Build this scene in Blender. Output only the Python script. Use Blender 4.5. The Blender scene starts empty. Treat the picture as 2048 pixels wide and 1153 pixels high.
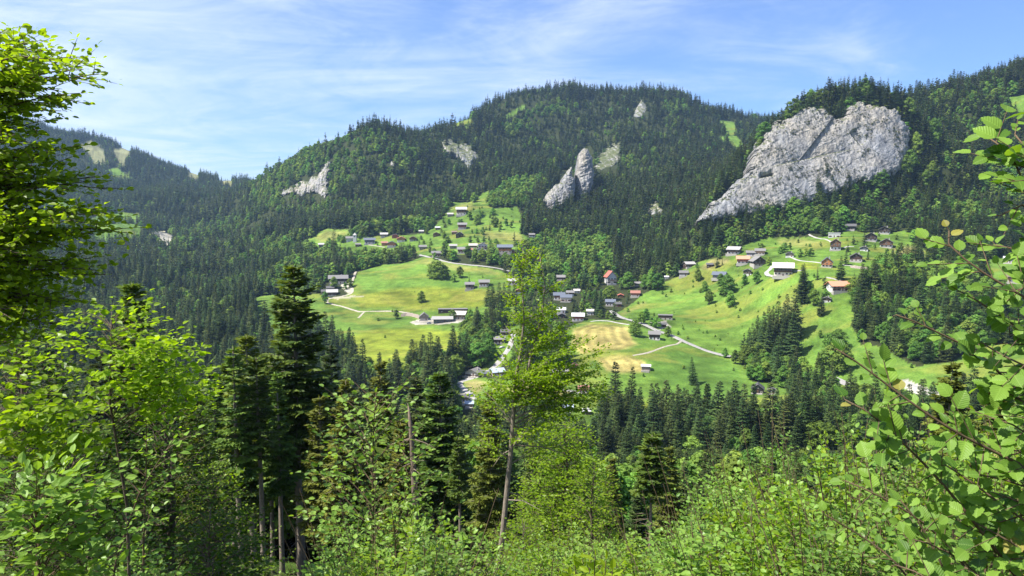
import math, random
import numpy as np

# ------------------------------------------------------------------ camera model
F = 1518.0                       # focal length in photo pixels (2048 wide)
PITCH = math.atan((576.5 - 430.0) / F)
SP, CP = math.sin(PITCH), math.cos(PITCH)

def ray(u, v):
    a = (np.asarray(u, float) - 1024.0) / F
    b = (576.5 - np.asarray(v, float)) / F
    k = CP + b * SP
    return a / k, (b * CP - SP) / k          # x/y and z/y of the sight line

def point(u, v, d):
    t, s = ray(u, v)
    return t * d, d, s * d

def project(x, y, z):
    dep = y * CP - z * SP
    dep = np.where(np.abs(dep) < 1e-6, 1e-6, dep)
    return 1024.0 + F * x / dep, 576.5 - F * (y * SP + z * CP) / dep

# ------------------------------------------------------------------ numpy noise
def _hash(ix, iy, seed):
    h = (ix.astype(np.int64) * 374761393 + iy.astype(np.int64) * 668265263 + seed * 1274126177) & 0x7fffffff
    h = ((h ^ (h >> 13)) * 1274126177) & 0x7fffffff
    return ((h ^ (h >> 16)) & 0xffff) / 65535.0

def vnoise(x, y, seed=0):
    ix, iy = np.floor(x), np.floor(y)
    fx, fy = x - ix, y - iy
    fx = fx * fx * fx * (fx * (fx * 6 - 15) + 10)
    fy = fy * fy * fy * (fy * (fy * 6 - 15) + 10)
    a = _hash(ix, iy, seed); b = _hash(ix + 1, iy, seed)
    c = _hash(ix, iy + 1, seed); d = _hash(ix + 1, iy + 1, seed)
    return (a + (b - a) * fx) * (1 - fy) + (c + (d - c) * fx) * fy - 0.5

def fbm(x, y, seed=0, octv=4, gain=0.5):
    s = 0; amp = 1.0
    for o in range(octv):
        s = s + amp * vnoise(x * 2 ** o + 17.3 * o, y * 2 ** o - 9.1 * o, seed + o)
        amp *= gain
    return s

def inpoly(px, py, poly):
    px = np.asarray(px, float); py = np.asarray(py, float)
    r = np.zeros(px.shape, bool)
    n = len(poly)
    for i in range(n):
        x0, y0 = poly[i]; x1, y1 = poly[(i + 1) % n]
        if y0 == y1:
            continue
        c = ((y0 > py) != (y1 > py)) & (px < (x1 - x0) * (py - y0) / (y1 - y0) + x0)
        r ^= c
    return r

def polydist(px, py, poly, closed=True):
    best = np.full(np.shape(px), 1e18)
    n = len(poly)
    for i in range(n if closed else n - 1):
        x0, y0 = poly[i]; x1, y1 = poly[(i + 1) % n]
        dx, dy = x1 - x0, y1 - y0
        L = dx * dx + dy * dy + 1e-9
        k = np.clip(((px - x0) * dx + (py - y0) * dy) / L, 0, 1)
        best = np.minimum(best, (px - x0 - k * dx) ** 2 + (py - y0 - k * dy) ** 2)
    return np.sqrt(best)

# ------------------------------------------------------------------ terrain: survey points (bearing, elevation, distance)
SURVEY = """
-400,120,2500 -250,160,2550 0,252,2600 60,256,2600 150,268,2600 250,298,2600 330,334,2600 400,352,2650 460,366,2700 500,372,2750
-300,330,1700 0,350,1900 100,340,2100 200,340,2200 300,380,2100 380,400,2000 440,400,2100 480,410,2000
-200,450,1200 60,450,1300 150,470,1380 240,450,1450 240,470,1400 340,480,1380 400,480,1500 450,460,1650
-200,560,750 50,560,880 150,550,980 300,560,1000 400,540,1200 470,500,1350
-150,700,480 50,680,560 200,640,720 300,620,800 400,600,900 480,560,1020 540,530,1080
300,690,620 400,690,640 480,680,680 540,640,740
505,374,1900 540,352,1750 600,315,1620 680,282,1560 740,255,1560 800,271,1600 880,262,1680 940,248,1750 1000,208,1900 1060,198,2000 1150,178,2050 1250,199,2050 1350,193,2000 1420,233,2000 1500,237,2050 1580,236,2100 1660,240,2150
560,400,1480 640,390,1400 700,340,1450 780,330,1460 860,330,1520 930,310,1600 1000,300,1680 1080,280,1760 1200,280,1750 1300,270,1720 1400,290,1650 1470,280,1750 1530,300,1650
560,470,1240 650,445,1230 750,420,1280 850,400,1330 950,380,1380 1050,370,1380 1150,360,1340 1250,360,1330 1350,350,1330 1430,350,1380 1490,340,1450
1050,440,1180 1120,430,1170 1200,430,1150 1300,430,1080 1380,440,1000
620,480,1150 680,470,1150 740,465,1130 800,455,1150 880,440,1180 920,425,1180 980,415,1200 1035,415,1190
700,490,1060 780,492,1050 850,490,1030 930,490,1000 1000,450,1090 1050,470,1050 1020,500,960
600,535,960 680,530,980 740,515,1000 800,512,1000 650,560,880
860,516,930 930,530,900 1000,540,880 1060,530,920 1100,500,1000
560,600,800 600,600,810 680,580,840 750,560,860 850,560,850 940,570,830 1000,580,800 1040,575,810
560,640,740 650,620,770 720,625,760 800,620,770 870,625,750 930,625,740 985,640,700
640,660,690 720,670,660 800,665,670 880,655,690 930,650,700
700,700,600 760,705,590 830,695,600 900,690,610
1080,600,760 1130,600,750 1120,560,840 1220,558,850 1280,555,850 1200,510,960 1300,500,930 1140,635,680 1180,630,690 1230,607,740 1270,590,770
1050,660,620 1150,660,610 1230,645,650 1300,650,630 1330,635,650 1000,690,560 1090,700,550
1310,672,590 1200,700,545 1280,710,530 1350,690,570 1440,710,560 1293,740,500 1220,740,500 1150,740,500
960,750,500 1020,760,490 1110,755,485 930,800,440 1050,800,440 1150,790,450 1250,790,455 1340,780,465 1400,770,470 1480,770,470 1150,830,410 1280,810,440
1330,560,800 1370,548,790 1420,535,780 1380,600,720 1450,600,690 1500,620,650 1400,640,650 1480,660,610 1440,560,750
1470,503,800 1520,510,770 1500,525,750 1570,542,660 1550,480,860 1580,510,740 1620,500,760 1440,470,870 1400,490,880 1350,500,900
1670,492,760 1673,470,800 1750,478,780 1780,488,760 1840,500,740 1658,528,680 1720,520,690 1680,573,600 1740,545,650 1840,530,690 1900,560,640
1560,600,640 1620,580,620 1640,610,580 1560,670,570 1620,740,510 1520,720,540 1700,640,560 1760,600,590 1900,620,580 2048,600,560 2200,600,540
1700,700,500 1800,740,460 1840,770,430 1950,700,480 2048,690,480 2250,700,420 1510,782,455 1560,790,445 1650,790,430 1750,800,400 1900,820,370 2048,830,350 2250,850,300
1330,470,980 1400,448,900 1450,440,880 1550,425,880 1650,405,890 1750,395,890 1830,380,910 1900,420,860 1950,450,820 2048,420,860 2048,500,740 2250,420,800
1560,270,960 1600,240,960 1650,215,960 1720,196,950 1790,200,950 1830,212,970
1520,340,940 1480,390,920
1840,290,990 1900,300,980 2000,300,980 2048,280,1000 2250,250,1000
1880,185,1150 1960,168,1200 2048,150,1250 2150,110,1280 2350,40,1300
"""
def terrain_points():
    P = []
    for tok in SURVEY.split():
        u, v, d = (float(q) for q in tok.split(','))
        P.append(point(u, v, d))
    # the slope the camera stands on, down to the stream
    prof = [(-40, 14), (-15, 4), (0, -1.75), (3, -3.2), (7, -5.2), (12, -7.4), (20, -11.0), (30, -15.6), (45, -22.2), (60, -28.8), (80, -37.5), (110, -49), (150, -63.5), (200, -80), (250, -95), (300, -108), (345, -117)]
    for y, z in prof:
        for k in (-1.3, -0.85, -0.5, -0.2, 0.0, 0.2, 0.5, 0.85, 1.3):
            x = k * max(abs(y), 6)
            side = (0.10 * x if x > 0 else -0.02 * x)
            P.append((x, y, z + min(side, 14)))
    # ground falls away behind the crests
    for u, v, d, dd, dz in [(-300, 160, 2600, 500, -120), (150, 268, 2600, 500, -160), (330, 334, 2600, 500, -140), (500, 372, 2750, 500, -150),
                            (600, 315, 1620, 350, -120), (740, 262, 1560, 350, -110), (880, 258, 1680, 350, -120), (1060, 203, 2000, 400, -120), (1150, 184, 2050, 500, -150), (1350, 198, 2000, 450, -120), (1500, 231, 2050, 450, -120), (1660, 240, 2150, 450, -120),
                            (1600, 240, 960, 160, -40), (1720, 196, 950, 170, -30),
                            (1960, 168, 1200, 350, -80), (2150, 110, 1280, 350, -80), (2350, 40, 1300, 350, -80)]:
        x, y, z = point(u, v, d)
        P.append((x * (d + dd) / d, y + dd, z + dz))
    for x in (-4200, -2000, 0, 2000, 4200):
        P.append((x, 3900, -40)); 
    P += [(-3000, 1200, 420), (-1600, 300, 60), (-1200, 0, 80), (1600, 300, 60), (2600, 1400, 420), (1200, 0, 60), (-300, -200, 80), (300, -200, 80)]
    return np.array(P)

TP = terrain_points()

def fit_terrain():
    n = len(TP)
    c2 = 30.0 ** 2
    x, y, z = TP[:, 0], TP[:, 1], TP[:, 2]
    r = np.sqrt((x[:, None] - x) ** 2 + (y[:, None] - y) ** 2 + c2)
    A = np.zeros((n + 1, n + 1))
    A[:n, :n] = r - np.eye(n) * 6.0
    A[:n, n] = 1; A[n, :n] = 1
    b = np.zeros(n + 1); b[:n] = z
    return np.linalg.solve(A, b), c2
WGT, C2 = fit_terrain()

def base_height(x, y):
    x = np.asarray(x, float); y = np.asarray(y, float)
    out = np.full(x.shape, WGT[-1])
    for i in range(len(TP)):
        out = out + WGT[i] * np.sqrt((x - TP[i, 0]) ** 2 + (y - TP[i, 1]) ** 2 + C2)
    return out

def height_fn(x, y):
    h = base_height(x, y)
    r = np.sqrt(x * x + y * y)
    big = np.clip((r - 900) / 500, 0, 1)
    h = h + fbm(x / 170, y / 170, 5, 4) * (3.0 + 24 * big) * np.clip(r / 400, 0, 1)
    h = h + fbm(x / 28, y / 28, 9, 3) * (1.4 + 2.0 * big) * np.clip(r / 60, 0.12, 1)
    return h

# polar survey grid: fan of bearings (x/y) by distance; used as the terrain mesh and for sight lines
U = np.concatenate([np.arange(-420, -20, 8.0), np.arange(-20, 2068, 2.4), np.arange(2068, 2480, 8.0)])
T = (U - 1024.0) / F / (CP)
D = np.concatenate([np.arange(1.2, 12, 0.8), np.arange(12, 60, 2.0), np.arange(60, 400, 6.0), np.arange(400, 1300, 3.6), np.arange(1300, 2300, 9.0), np.arange(2300, 3900, 40.0)])
GX = T[None, :] * D[:, None]
GY = np.repeat(D[:, None], len(T), 1)
GZ = height_fn(GX, GY)

def zat(x, y):
    """terrain height under points in front of the camera, read off the survey grid"""
    x = np.asarray(x, float); y = np.maximum(np.asarray(y, float), D[0] + 1e-3)
    t = x / y
    i = np.clip(np.searchsorted(D, y) - 1, 0, len(D) - 2)
    j = np.clip(np.searchsorted(T, t) - 1, 0, len(T) - 2)
    a = np.clip((y - D[i]) / (D[i + 1] - D[i]), 0, 1)
    b = np.clip((t - T[j]) / (T[j + 1] - T[j]), 0, 1)
    return ((GZ[i, j] * (1 - b) + GZ[i, j + 1] * b) * (1 - a) + (GZ[i + 1, j] * (1 - b) + GZ[i + 1, j + 1] * b) * a)

SLOPE = GZ / GY
def hit(u, v, dmin=100.0):
    """where the sight line through a photo pixel meets the ground"""
    t, s = ray(u, v)
    t = float(t); s = float(s)
    j = int(np.clip(np.searchsorted(T, t) - 1, 0, len(T) - 2))
    b = (t - T[j]) / (T[j + 1] - T[j])
    col = SLOPE[:, j] * (1 - b) + SLOPE[:, j + 1] * b
    i0 = int(np.searchsorted(D, dmin))
    k = np.nonzero(col[i0:] >= s)[0]
    if len(k) == 0:
        i = int(np.argmax(col)); return t * D[i], D[i], col[i] * D[i]
    i = k[0] + i0
    if i == i0:
        d = D[i]
    else:
        c0, c1 = col[i - 1], col[i]
        d = D[i - 1] + (s - c0) / (c1 - c0 + 1e-12) * (D[i] - D[i - 1])
    x, y = t * d, d
    return x, y, float(zat(x, y))

RUNMAX = np.maximum.accumulate(np.where(GY > 90, SLOPE, -9), axis=0)   # horizon so far along each bearing
def ground_seen(x, y, z):
    t = x / y
    j = np.clip(np.round(np.interp(t, T, np.arange(len(T)))).astype(int), 0, len(T) - 1)
    i = np.clip(np.searchsorted(D, y) - 3, 0, len(D) - 1)
    return z / y >= RUNMAX[i, j] - 0.0015
import bpy
from mathutils import Vector

bpy.context.scene.render.engine = 'CYCLES'
SC = bpy.context.scene
COL = SC.collection
rng = np.random.default_rng(11)
random.seed(5)

# ------------------------------------------------------------------ object helpers
def mesh_arrays(name, V, polys, mats=(), attrs=None, smooth=False, matidx=None):
    """V (n,3); polys: list of (m,k) index arrays, k may differ from array to array"""
    me = bpy.data.meshes.new(name)
    V = np.ascontiguousarray(V, dtype=np.float32)
    me.vertices.add(len(V)); me.vertices.foreach_set('co', V.ravel())
    polys = [np.asarray(p, np.int32) for p in polys if len(p)]
    if polys:
        loops = np.concatenate([p.ravel() for p in polys])
        tot = np.concatenate([np.full(len(p), p.shape[1], np.int32) for p in polys])
        start = np.concatenate([[0], np.cumsum(tot)[:-1]]).astype(np.int32)
        me.loops.add(len(loops)); me.loops.foreach_set('vertex_index', loops)
        me.polygons.add(len(tot)); me.polygons.foreach_set('loop_start', start)
        me.polygons.foreach_set('loop_total', tot)
        if matidx is not None:
            me.polygons.foreach_set('material_index', np.asarray(matidx, np.int32))
        me.polygons.foreach_set('use_smooth', np.full(len(tot), smooth, bool))
    for nm, (typ, arr) in (attrs or {}).items():
        a = me.attributes.new(nm, typ, 'POINT')
        key = {'FLOAT': 'value', 'FLOAT_VECTOR': 'vector', 'FLOAT_COLOR': 'color', 'INT': 'value'}[typ]
        a.data.foreach_set(key, np.ascontiguousarray(arr, dtype=np.int32 if typ == 'INT' else np.float32).ravel())
    for m in mats:
        me.materials.append(m)
    me.update(calc_edges=True)
    return me

def link(name, data, parent=None, loc=None, rz=0.0):
    o = bpy.data.objects.new(name, data)
    COL.objects.link(o)
    if parent is not None:
        o.parent = parent
    if loc is not None:
        o.location = loc
    o.rotation_euler = (0, 0, rz)
    return o

def tag(o, label=None, cat=None, group=None, kind=None):
    if label: o['label'] = label
    if cat: o['category'] = cat
    if group: o['group'] = group
    if kind: o['kind'] = kind
    return o

def thing(name, label, cat, loc, rz=0.0, group=None, scale=1.0):
    o = link(name, None, None, loc, rz)
    o.empty_display_size = 0.5
    if scale != 1.0:
        o.scale = (scale, scale, scale) if not hasattr(scale, '__len__') else scale
    return tag(o, label, cat, group)

class Geo:
    """collects shapes into one mesh"""
    def __init__(s):
        s.v = []; s.p = {}; s.n = 0; s.a = []
    def add(s, V, polys, tint=0.5):
        V = np.asarray(V, float)
        for p in polys:
            p = np.asarray(p, int)
            s.p.setdefault(p.shape[1], []).append(p + s.n)
        s.v.append(V); s.n += len(V)
        s.a.append(np.full(len(V), tint) if np.isscalar(tint) else np.asarray(tint))
    def box(s, x0, x1, y0, y1, z0, z1):
        V = [(x, y, z) for z in (z0, z1) for y in (y0, y1) for x in (x0, x1)]
        s.add(V, [[(0, 2, 3, 1), (4, 5, 7, 6), (0, 1, 5, 4), (2, 6, 7, 3), (0, 4, 6, 2), (1, 3, 7, 5)]])
    def tube(s, pts, rad, n=6, cap=True):
        pts = np.asarray(pts, float); k = len(pts)
        rad = np.broadcast_to(np.asarray(rad, float), (k,))
        tan = np.gradient(pts, axis=0); tan /= np.linalg.norm(tan, axis=1, keepdims=True) + 1e-9
        ref = np.array([0.31, 0.95, 0.05]) if abs(tan[0, 2]) > 0.7 else np.array([0, 0, 1.0])
        a = np.cross(tan, ref); a /= np.linalg.norm(a, axis=1, keepdims=True) + 1e-9
        b = np.cross(tan, a)
        th = np.linspace(0, 2 * math.pi, n, endpoint=False)
        V = pts[:, None] + rad[:, None, None] * (np.cos(th)[None, :, None] * a[:, None] + np.sin(th)[None, :, None] * b[:, None])
        i = np.arange(k - 1)[:, None] * n; j = np.arange(n)[None]; jn = (j + 1) % n
        q = np.stack([i + j, i + jn, i + n + jn, i + n + j], -1).reshape(-1, 4)
        s.add(V.reshape(-1, 3), [q] + ([[tuple(range((k - 1) * n, k * n))]] if cap else []))
    def leaves(s, tmpl, tpolys, pos, axis, nrm, size, tint):
        """copies of a leaf shape; y of the template runs along the axis, z along the normal"""
        pos = np.asarray(pos, float); axis = np.asarray(axis, float); nrm = np.asarray(nrm, float)
        axis = axis / (np.linalg.norm(axis, axis=1, keepdims=True) + 1e-9)
        x = np.cross(axis, nrm); x /= np.linalg.norm(x, axis=1, keepdims=True) + 1e-9
        z = np.cross(x, axis)
        size = np.asarray(size, float)
        if size.ndim == 1: size = np.stack([size, size, size], 1)
        t = np.asarray(tmpl, float)
        V = pos[:, None] + t[None, :, 0:1] * x[:, None] * size[:, None, 0:1] + t[None, :, 1:2] * axis[:, None] * size[:, None, 1:2] + t[None, :, 2:3] * z[:, None] * size[:, None, 2:3]
        k = len(t)
        off = (np.arange(len(pos)) * k)[:, None, None]
        s.add(V.reshape(-1, 3), [(np.asarray(p)[None] + off).reshape(-1, np.asarray(p).shape[1]) for p in tpolys], np.repeat(tint, k))
    def mesh(s, name, mats, smooth=False, tint=False):
        V = np.concatenate(s.v); polys = [np.concatenate(x) for x in s.p.values()]
        at = {'tint': ('FLOAT', np.concatenate(s.a))} if tint else None
        return mesh_arrays(name, V, polys, mats, at, smooth)

# ------------------------------------------------------------------ materials
def newmat(name):
    m = bpy.data.materials.new(name); m.use_nodes = True
    nt = m.node_tree; nt.nodes.clear()
    return m, nt, nt.nodes, nt.links

def N(nt, typ, **kw):
    n = nt.nodes.new(typ)
    for k, v in kw.items():
        if k == 'ins':
            for a, b in v.items(): n.inputs[a].default_value = b
        else:
            setattr(n, k, v)
    return n

def ramp(nt, stops):
    r = nt.nodes.new('ShaderNodeValToRGB'); e = r.color_ramp.elements
    while len(e) > 1: e.remove(e[-1])
    e[0].position = stops[0][0]; e[0].color = (*stops[0][1], 1)
    for p, c in stops[1:]:
        k = e.new(p); k.color = (*c, 1)
    return r

def mixc(nt, a, b, fac, blend='MIX'):
    m = nt.nodes.new('ShaderNodeMix'); m.data_type = 'RGBA'; m.blend_type = blend
    for s, val in ((6, a), (7, b), (0, fac)):
        if hasattr(val, 'is_linked'): nt.links.new(val, m.inputs[s])
        else: m.inputs[s].default_value = (*val, 1) if hasattr(val, '__len__') else val
    return m.outputs[2]

def math_(nt, op, a, b=0.0, clamp=False):
    m = nt.nodes.new('ShaderNodeMath'); m.operation = op; m.use_clamp = clamp
    for i, val in enumerate((a, b)):
        if hasattr(val, 'is_linked'): nt.links.new(val, m.inputs[i])
        else: m.inputs[i].default_value = val
    return m.outputs[0]

def simple(name, col, rough=0.8, var=0.25, scale=3.0, spec=0.3, metal=0.0, stretch=None, bump=0.0):
    m, nt, n, l = newmat(name)
    out = N(nt, 'ShaderNodeOutputMaterial'); b = N(nt, 'ShaderNodeBsdfPrincipled')
    b.inputs['Roughness'].default_value = rough; b.inputs['Metallic'].default_value = metal
    b.inputs['Specular IOR Level'].default_value = spec
    tc = N(nt, 'ShaderNodeTexCoord'); mp = N(nt, 'ShaderNodeMapping')
    if stretch: mp.inputs['Scale'].default_value = stretch
    l.new(tc.outputs['Object'], mp.inputs[0])
    no = N(nt, 'ShaderNodeTexNoise', ins={'Scale': scale, 'Detail': 5.0, 'Roughness': 0.6}); l.new(mp.outputs[0], no.inputs['Vector'])
    r = ramp(nt, [(0.3, tuple(c * (1 - var) for c in col)), (0.7, tuple(min(1, c * (1 + var)) for c in col))])
    l.new(no.outputs['Fac'], r.inputs[0])
    oi = N(nt, 'ShaderNodeObjectInfo')
    k = math_(nt, 'MULTIPLY_ADD', oi.outputs['Random'], 0.24); nt.nodes[-1].inputs[2].default_value = 0.88
    c = mixc(nt, r.outputs[0], k, 1.0, 'MULTIPLY')
    l.new(c, b.inputs['Base Color'])
    if bump:
        bp = N(nt, 'ShaderNodeBump', ins={'Strength': bump, 'Distance': 0.05}); l.new(no.outputs['Fac'], bp.inputs['Height']); l.new(bp.outputs[0], b.inputs['Normal'])
    l.new(b.outputs[0], out.inputs[0])
    return m

def leafmat(name, dark, light, trans=0.35, tcol=None, gloss=0.25, rough=0.5, rnd=0.25, hue=(0.02, 0.0), veins=False, rare=None):
    """leaf: diffuse + light shining through + a little gloss; colour varies from leaf to leaf and plant to plant"""
    m, nt, n, l = newmat(name)
    out = N(nt, 'ShaderNodeOutputMaterial')
    at = N(nt, 'ShaderNodeAttribute', attribute_name='tint')
    stops = [(0.0, dark), (1.0, light)] if rare is None else [(0.0, dark), (0.93, light), (0.97, rare)]
    r = ramp(nt, stops); l.new(at.outputs['Fac'], r.inputs[0])
    oi = N(nt, 'ShaderNodeObjectInfo')
    hs = N(nt, 'ShaderNodeHueSaturation')
    l.new(math_(nt, 'MULTIPLY_ADD', oi.outputs['Random'], -hue[0] * 2), hs.inputs['Hue']); nt.nodes[-1].inputs[2].default_value = 0.5 + hue[0] + hue[1]
    rr = N(nt, 'ShaderNodeMath', operation='FRACT'); l.new(math_(nt, 'MULTIPLY', oi.outputs['Random'], 17.31), rr.inputs[0])
    vv = math_(nt, 'MULTIPLY_ADD', rr.outputs[0], 2 * rnd); nt.nodes[-1].inputs[2].default_value = 1 - rnd
    l.new(vv, hs.inputs['Value']); l.new(r.outputs[0], hs.inputs['Color'])
    col = hs.outputs[0]
    if veins:
        lu = N(nt, 'ShaderNodeAttribute', attribute_name='luv')
        sx = N(nt, 'ShaderNodeSeparateXYZ'); l.new(lu.outputs['Vector'], sx.inputs[0])
        ax = math_(nt, 'ABSOLUTE', sx.outputs[0])
        ph = math_(nt, 'SUBTRACT', sx.outputs[1], math_(nt, 'MULTIPLY', ax, 0.8))
        sn = math_(nt, 'SINE', math_(nt, 'MULTIPLY', ph, 50.0))
        vn = math_(nt, 'GREATER_THAN', sn, 0.93)
        mid = math_(nt, 'LESS_THAN', ax, 0.022)
        vm = math_(nt, 'MAXIMUM', vn, mid)
        col = mixc(nt, col, tuple(min(1, c * 1.5 + 0.03) for c in light), math_(nt, 'MULTIPLY', vm, 0.22))
    b = N(nt, 'ShaderNodeBsdfPrincipled'); b.inputs['Roughness'].default_value = rough
    b.inputs['Specular IOR Level'].default_value = gloss
    l.new(col, b.inputs['Base Color'])
    if veins:
        bp = N(nt, 'ShaderNodeBump', ins={'Strength': 0.35, 'Distance': 0.001}); l.new(sn, bp.inputs['Height']); l.new(bp.outputs[0], b.inputs['Normal'])
    t = N(nt, 'ShaderNodeBsdfTranslucent')
    tc = tcol or (1.25, 1.15, 0.35)
    l.new(mixc(nt, col, tc, 1.0, 'MULTIPLY'), t.inputs[0])
    mx = N(nt, 'ShaderNodeMixShader'); mx.inputs[0].default_value = trans
    l.new(b.outputs[0], mx.inputs[1]); l.new(t.outputs[0], mx.inputs[2]); l.new(mx.outputs[0], out.inputs[0])
    return m

M = {}
M['spruce'] = leafmat('spruce_needles', (0.028, 0.052, 0.018), (0.095, 0.135, 0.034), 0.18, rnd=0.42, hue=(0.03, 0.0), gloss=0.1)
M['fir'] = leafmat('fir_needles', (0.05, 0.098, 0.020), (0.15, 0.215, 0.036), 0.32, rnd=0.25, hue=(0.02, 0.0), gloss=0.12)
M['olive'] = leafmat('olive_needles', (0.06, 0.075, 0.012), (0.18, 0.20, 0.03), 0.2, rnd=0.12, gloss=0.12)
M['broad'] = leafmat('broadleaf', (0.10, 0.19, 0.034), (0.22, 0.35, 0.06), 0.4, rnd=0.38, hue=(0.03, 0.0), gloss=0.1)
M['beech'] = leafmat('beech_leaf', (0.11, 0.21, 0.012), (0.30, 0.42, 0.022), 0.55, (1.4, 1.42, 0.4), rnd=0.06, hue=(0.005, 0.0), gloss=0.3, rough=0.4)
M['beechshade'] = leafmat('beech_leaf_shade', (0.035, 0.085, 0.008), (0.11, 0.19, 0.014), 0.45, (1.4, 1.25, 0.3), rnd=0.06, hue=(0.005, 0.0), gloss=0.15, rare=(0.3, 0.33, 0.06))  # beech leaves darkened: the big beech's shade is put into their colour
M['alder'] = leafmat('alder_leaf', (0.105, 0.21, 0.030), (0.28, 0.43, 0.075), 0.45, (1.35, 1.3, 0.4), rnd=0.14, hue=(0.006, 0.0), gloss=0.28, rough=0.38)
M['alderbig'] = leafmat('alder_leaf_veined', (0.07, 0.155, 0.022), (0.25, 0.40, 0.06), 0.45, (1.35, 1.3, 0.35), rnd=0.05, hue=(0.005, 0.0), gloss=0.22, rough=0.4, veins=True, rare=(0.34, 0.30, 0.07))
M['willow'] = leafmat('willow_leaf', (0.085, 0.17, 0.028), (0.22, 0.35, 0.06), 0.4, (1.35, 1.3, 0.4), rnd=0.15, hue=(0.008, 0.0), gloss=0.25, rough=0.4)
M['tuft'] = leafmat('ledge_scrub', (0.035, 0.05, 0.02), (0.11, 0.13, 0.045), 0.15, rnd=0.1, gloss=0.05)
M['bark'] = simple('grey_brown_bark', (0.13, 0.10, 0.075), 0.9, 0.45, 6, 0.1, stretch=(3, 3, 0.6), bump=0.6)
M['palebark'] = simple('pale_grey_bark', (0.24, 0.20, 0.155), 0.9, 0.35, 5, 0.1, stretch=(3, 3, 0.8), bump=0.5)
M['twig'] = simple('brown_twig', (0.12, 0.085, 0.05), 0.8, 0.3, 12, 0.2)
M['deadwood'] = simple('dead_grey_wood', (0.20, 0.155, 0.115), 0.9, 0.3, 9, 0.1)

def ground_material():
    m, nt, n, l = newmat('ground_cover')
    out = N(nt, 'ShaderNodeOutputMaterial'); b = N(nt, 'ShaderNodeBsdfPrincipled'); b.inputs['Roughness'].default_value = 0.95
    b.inputs['Specular IOR Level'].default_value = 0.1
    at = N(nt, 'ShaderNodeAttribute', attribute_name='cover')
    geo = N(nt, 'ShaderNodeNewGeometry')
    n1 = N(nt, 'ShaderNodeTexNoise', ins={'Scale': 0.16, 'Detail': 8.0, 'Roughness': 0.7}); l.new(geo.outputs['Position'], n1.inputs['Vector'])
    n2 = N(nt, 'ShaderNodeTexNoise', ins={'Scale': 0.9, 'Detail': 4.0, 'Roughness': 0.7}); l.new(geo.outputs['Position'], n2.inputs['Vector'])
    r1 = ramp(nt, [(0.3, (0.70, 0.76, 0.66)), (0.52, (1, 1, 1)), (0.72, (1.28, 1.16, 1.05))]); l.new(n1.outputs['Fac'], r1.inputs[0])
    r2 = ramp(nt, [(0.32, (0.62, 0.70, 0.66)), (0.5, (0.98, 1.0, 0.96)), (0.68, (1.26, 1.2, 1.15))]); l.new(n2.outputs['Fac'], r2.inputs[0])
    c = mixc(nt, at.outputs['Color'], r1.outputs[0], 1.0, 'MULTIPLY')
    c = mixc(nt, c, r2.outputs[0], 1.0, 'MULTIPLY')
    l.new(c, b.inputs['Base Color'])
    bp = N(nt, 'ShaderNodeBump', ins={'Strength': 0.7, 'Distance': 0.8}); l.new(n1.outputs['Fac'], bp.inputs['Height']); l.new(bp.outputs[0], b.inputs['Normal'])
    l.new(b.outputs[0], out.inputs[0])
    return m
M['ground'] = ground_material()

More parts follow.
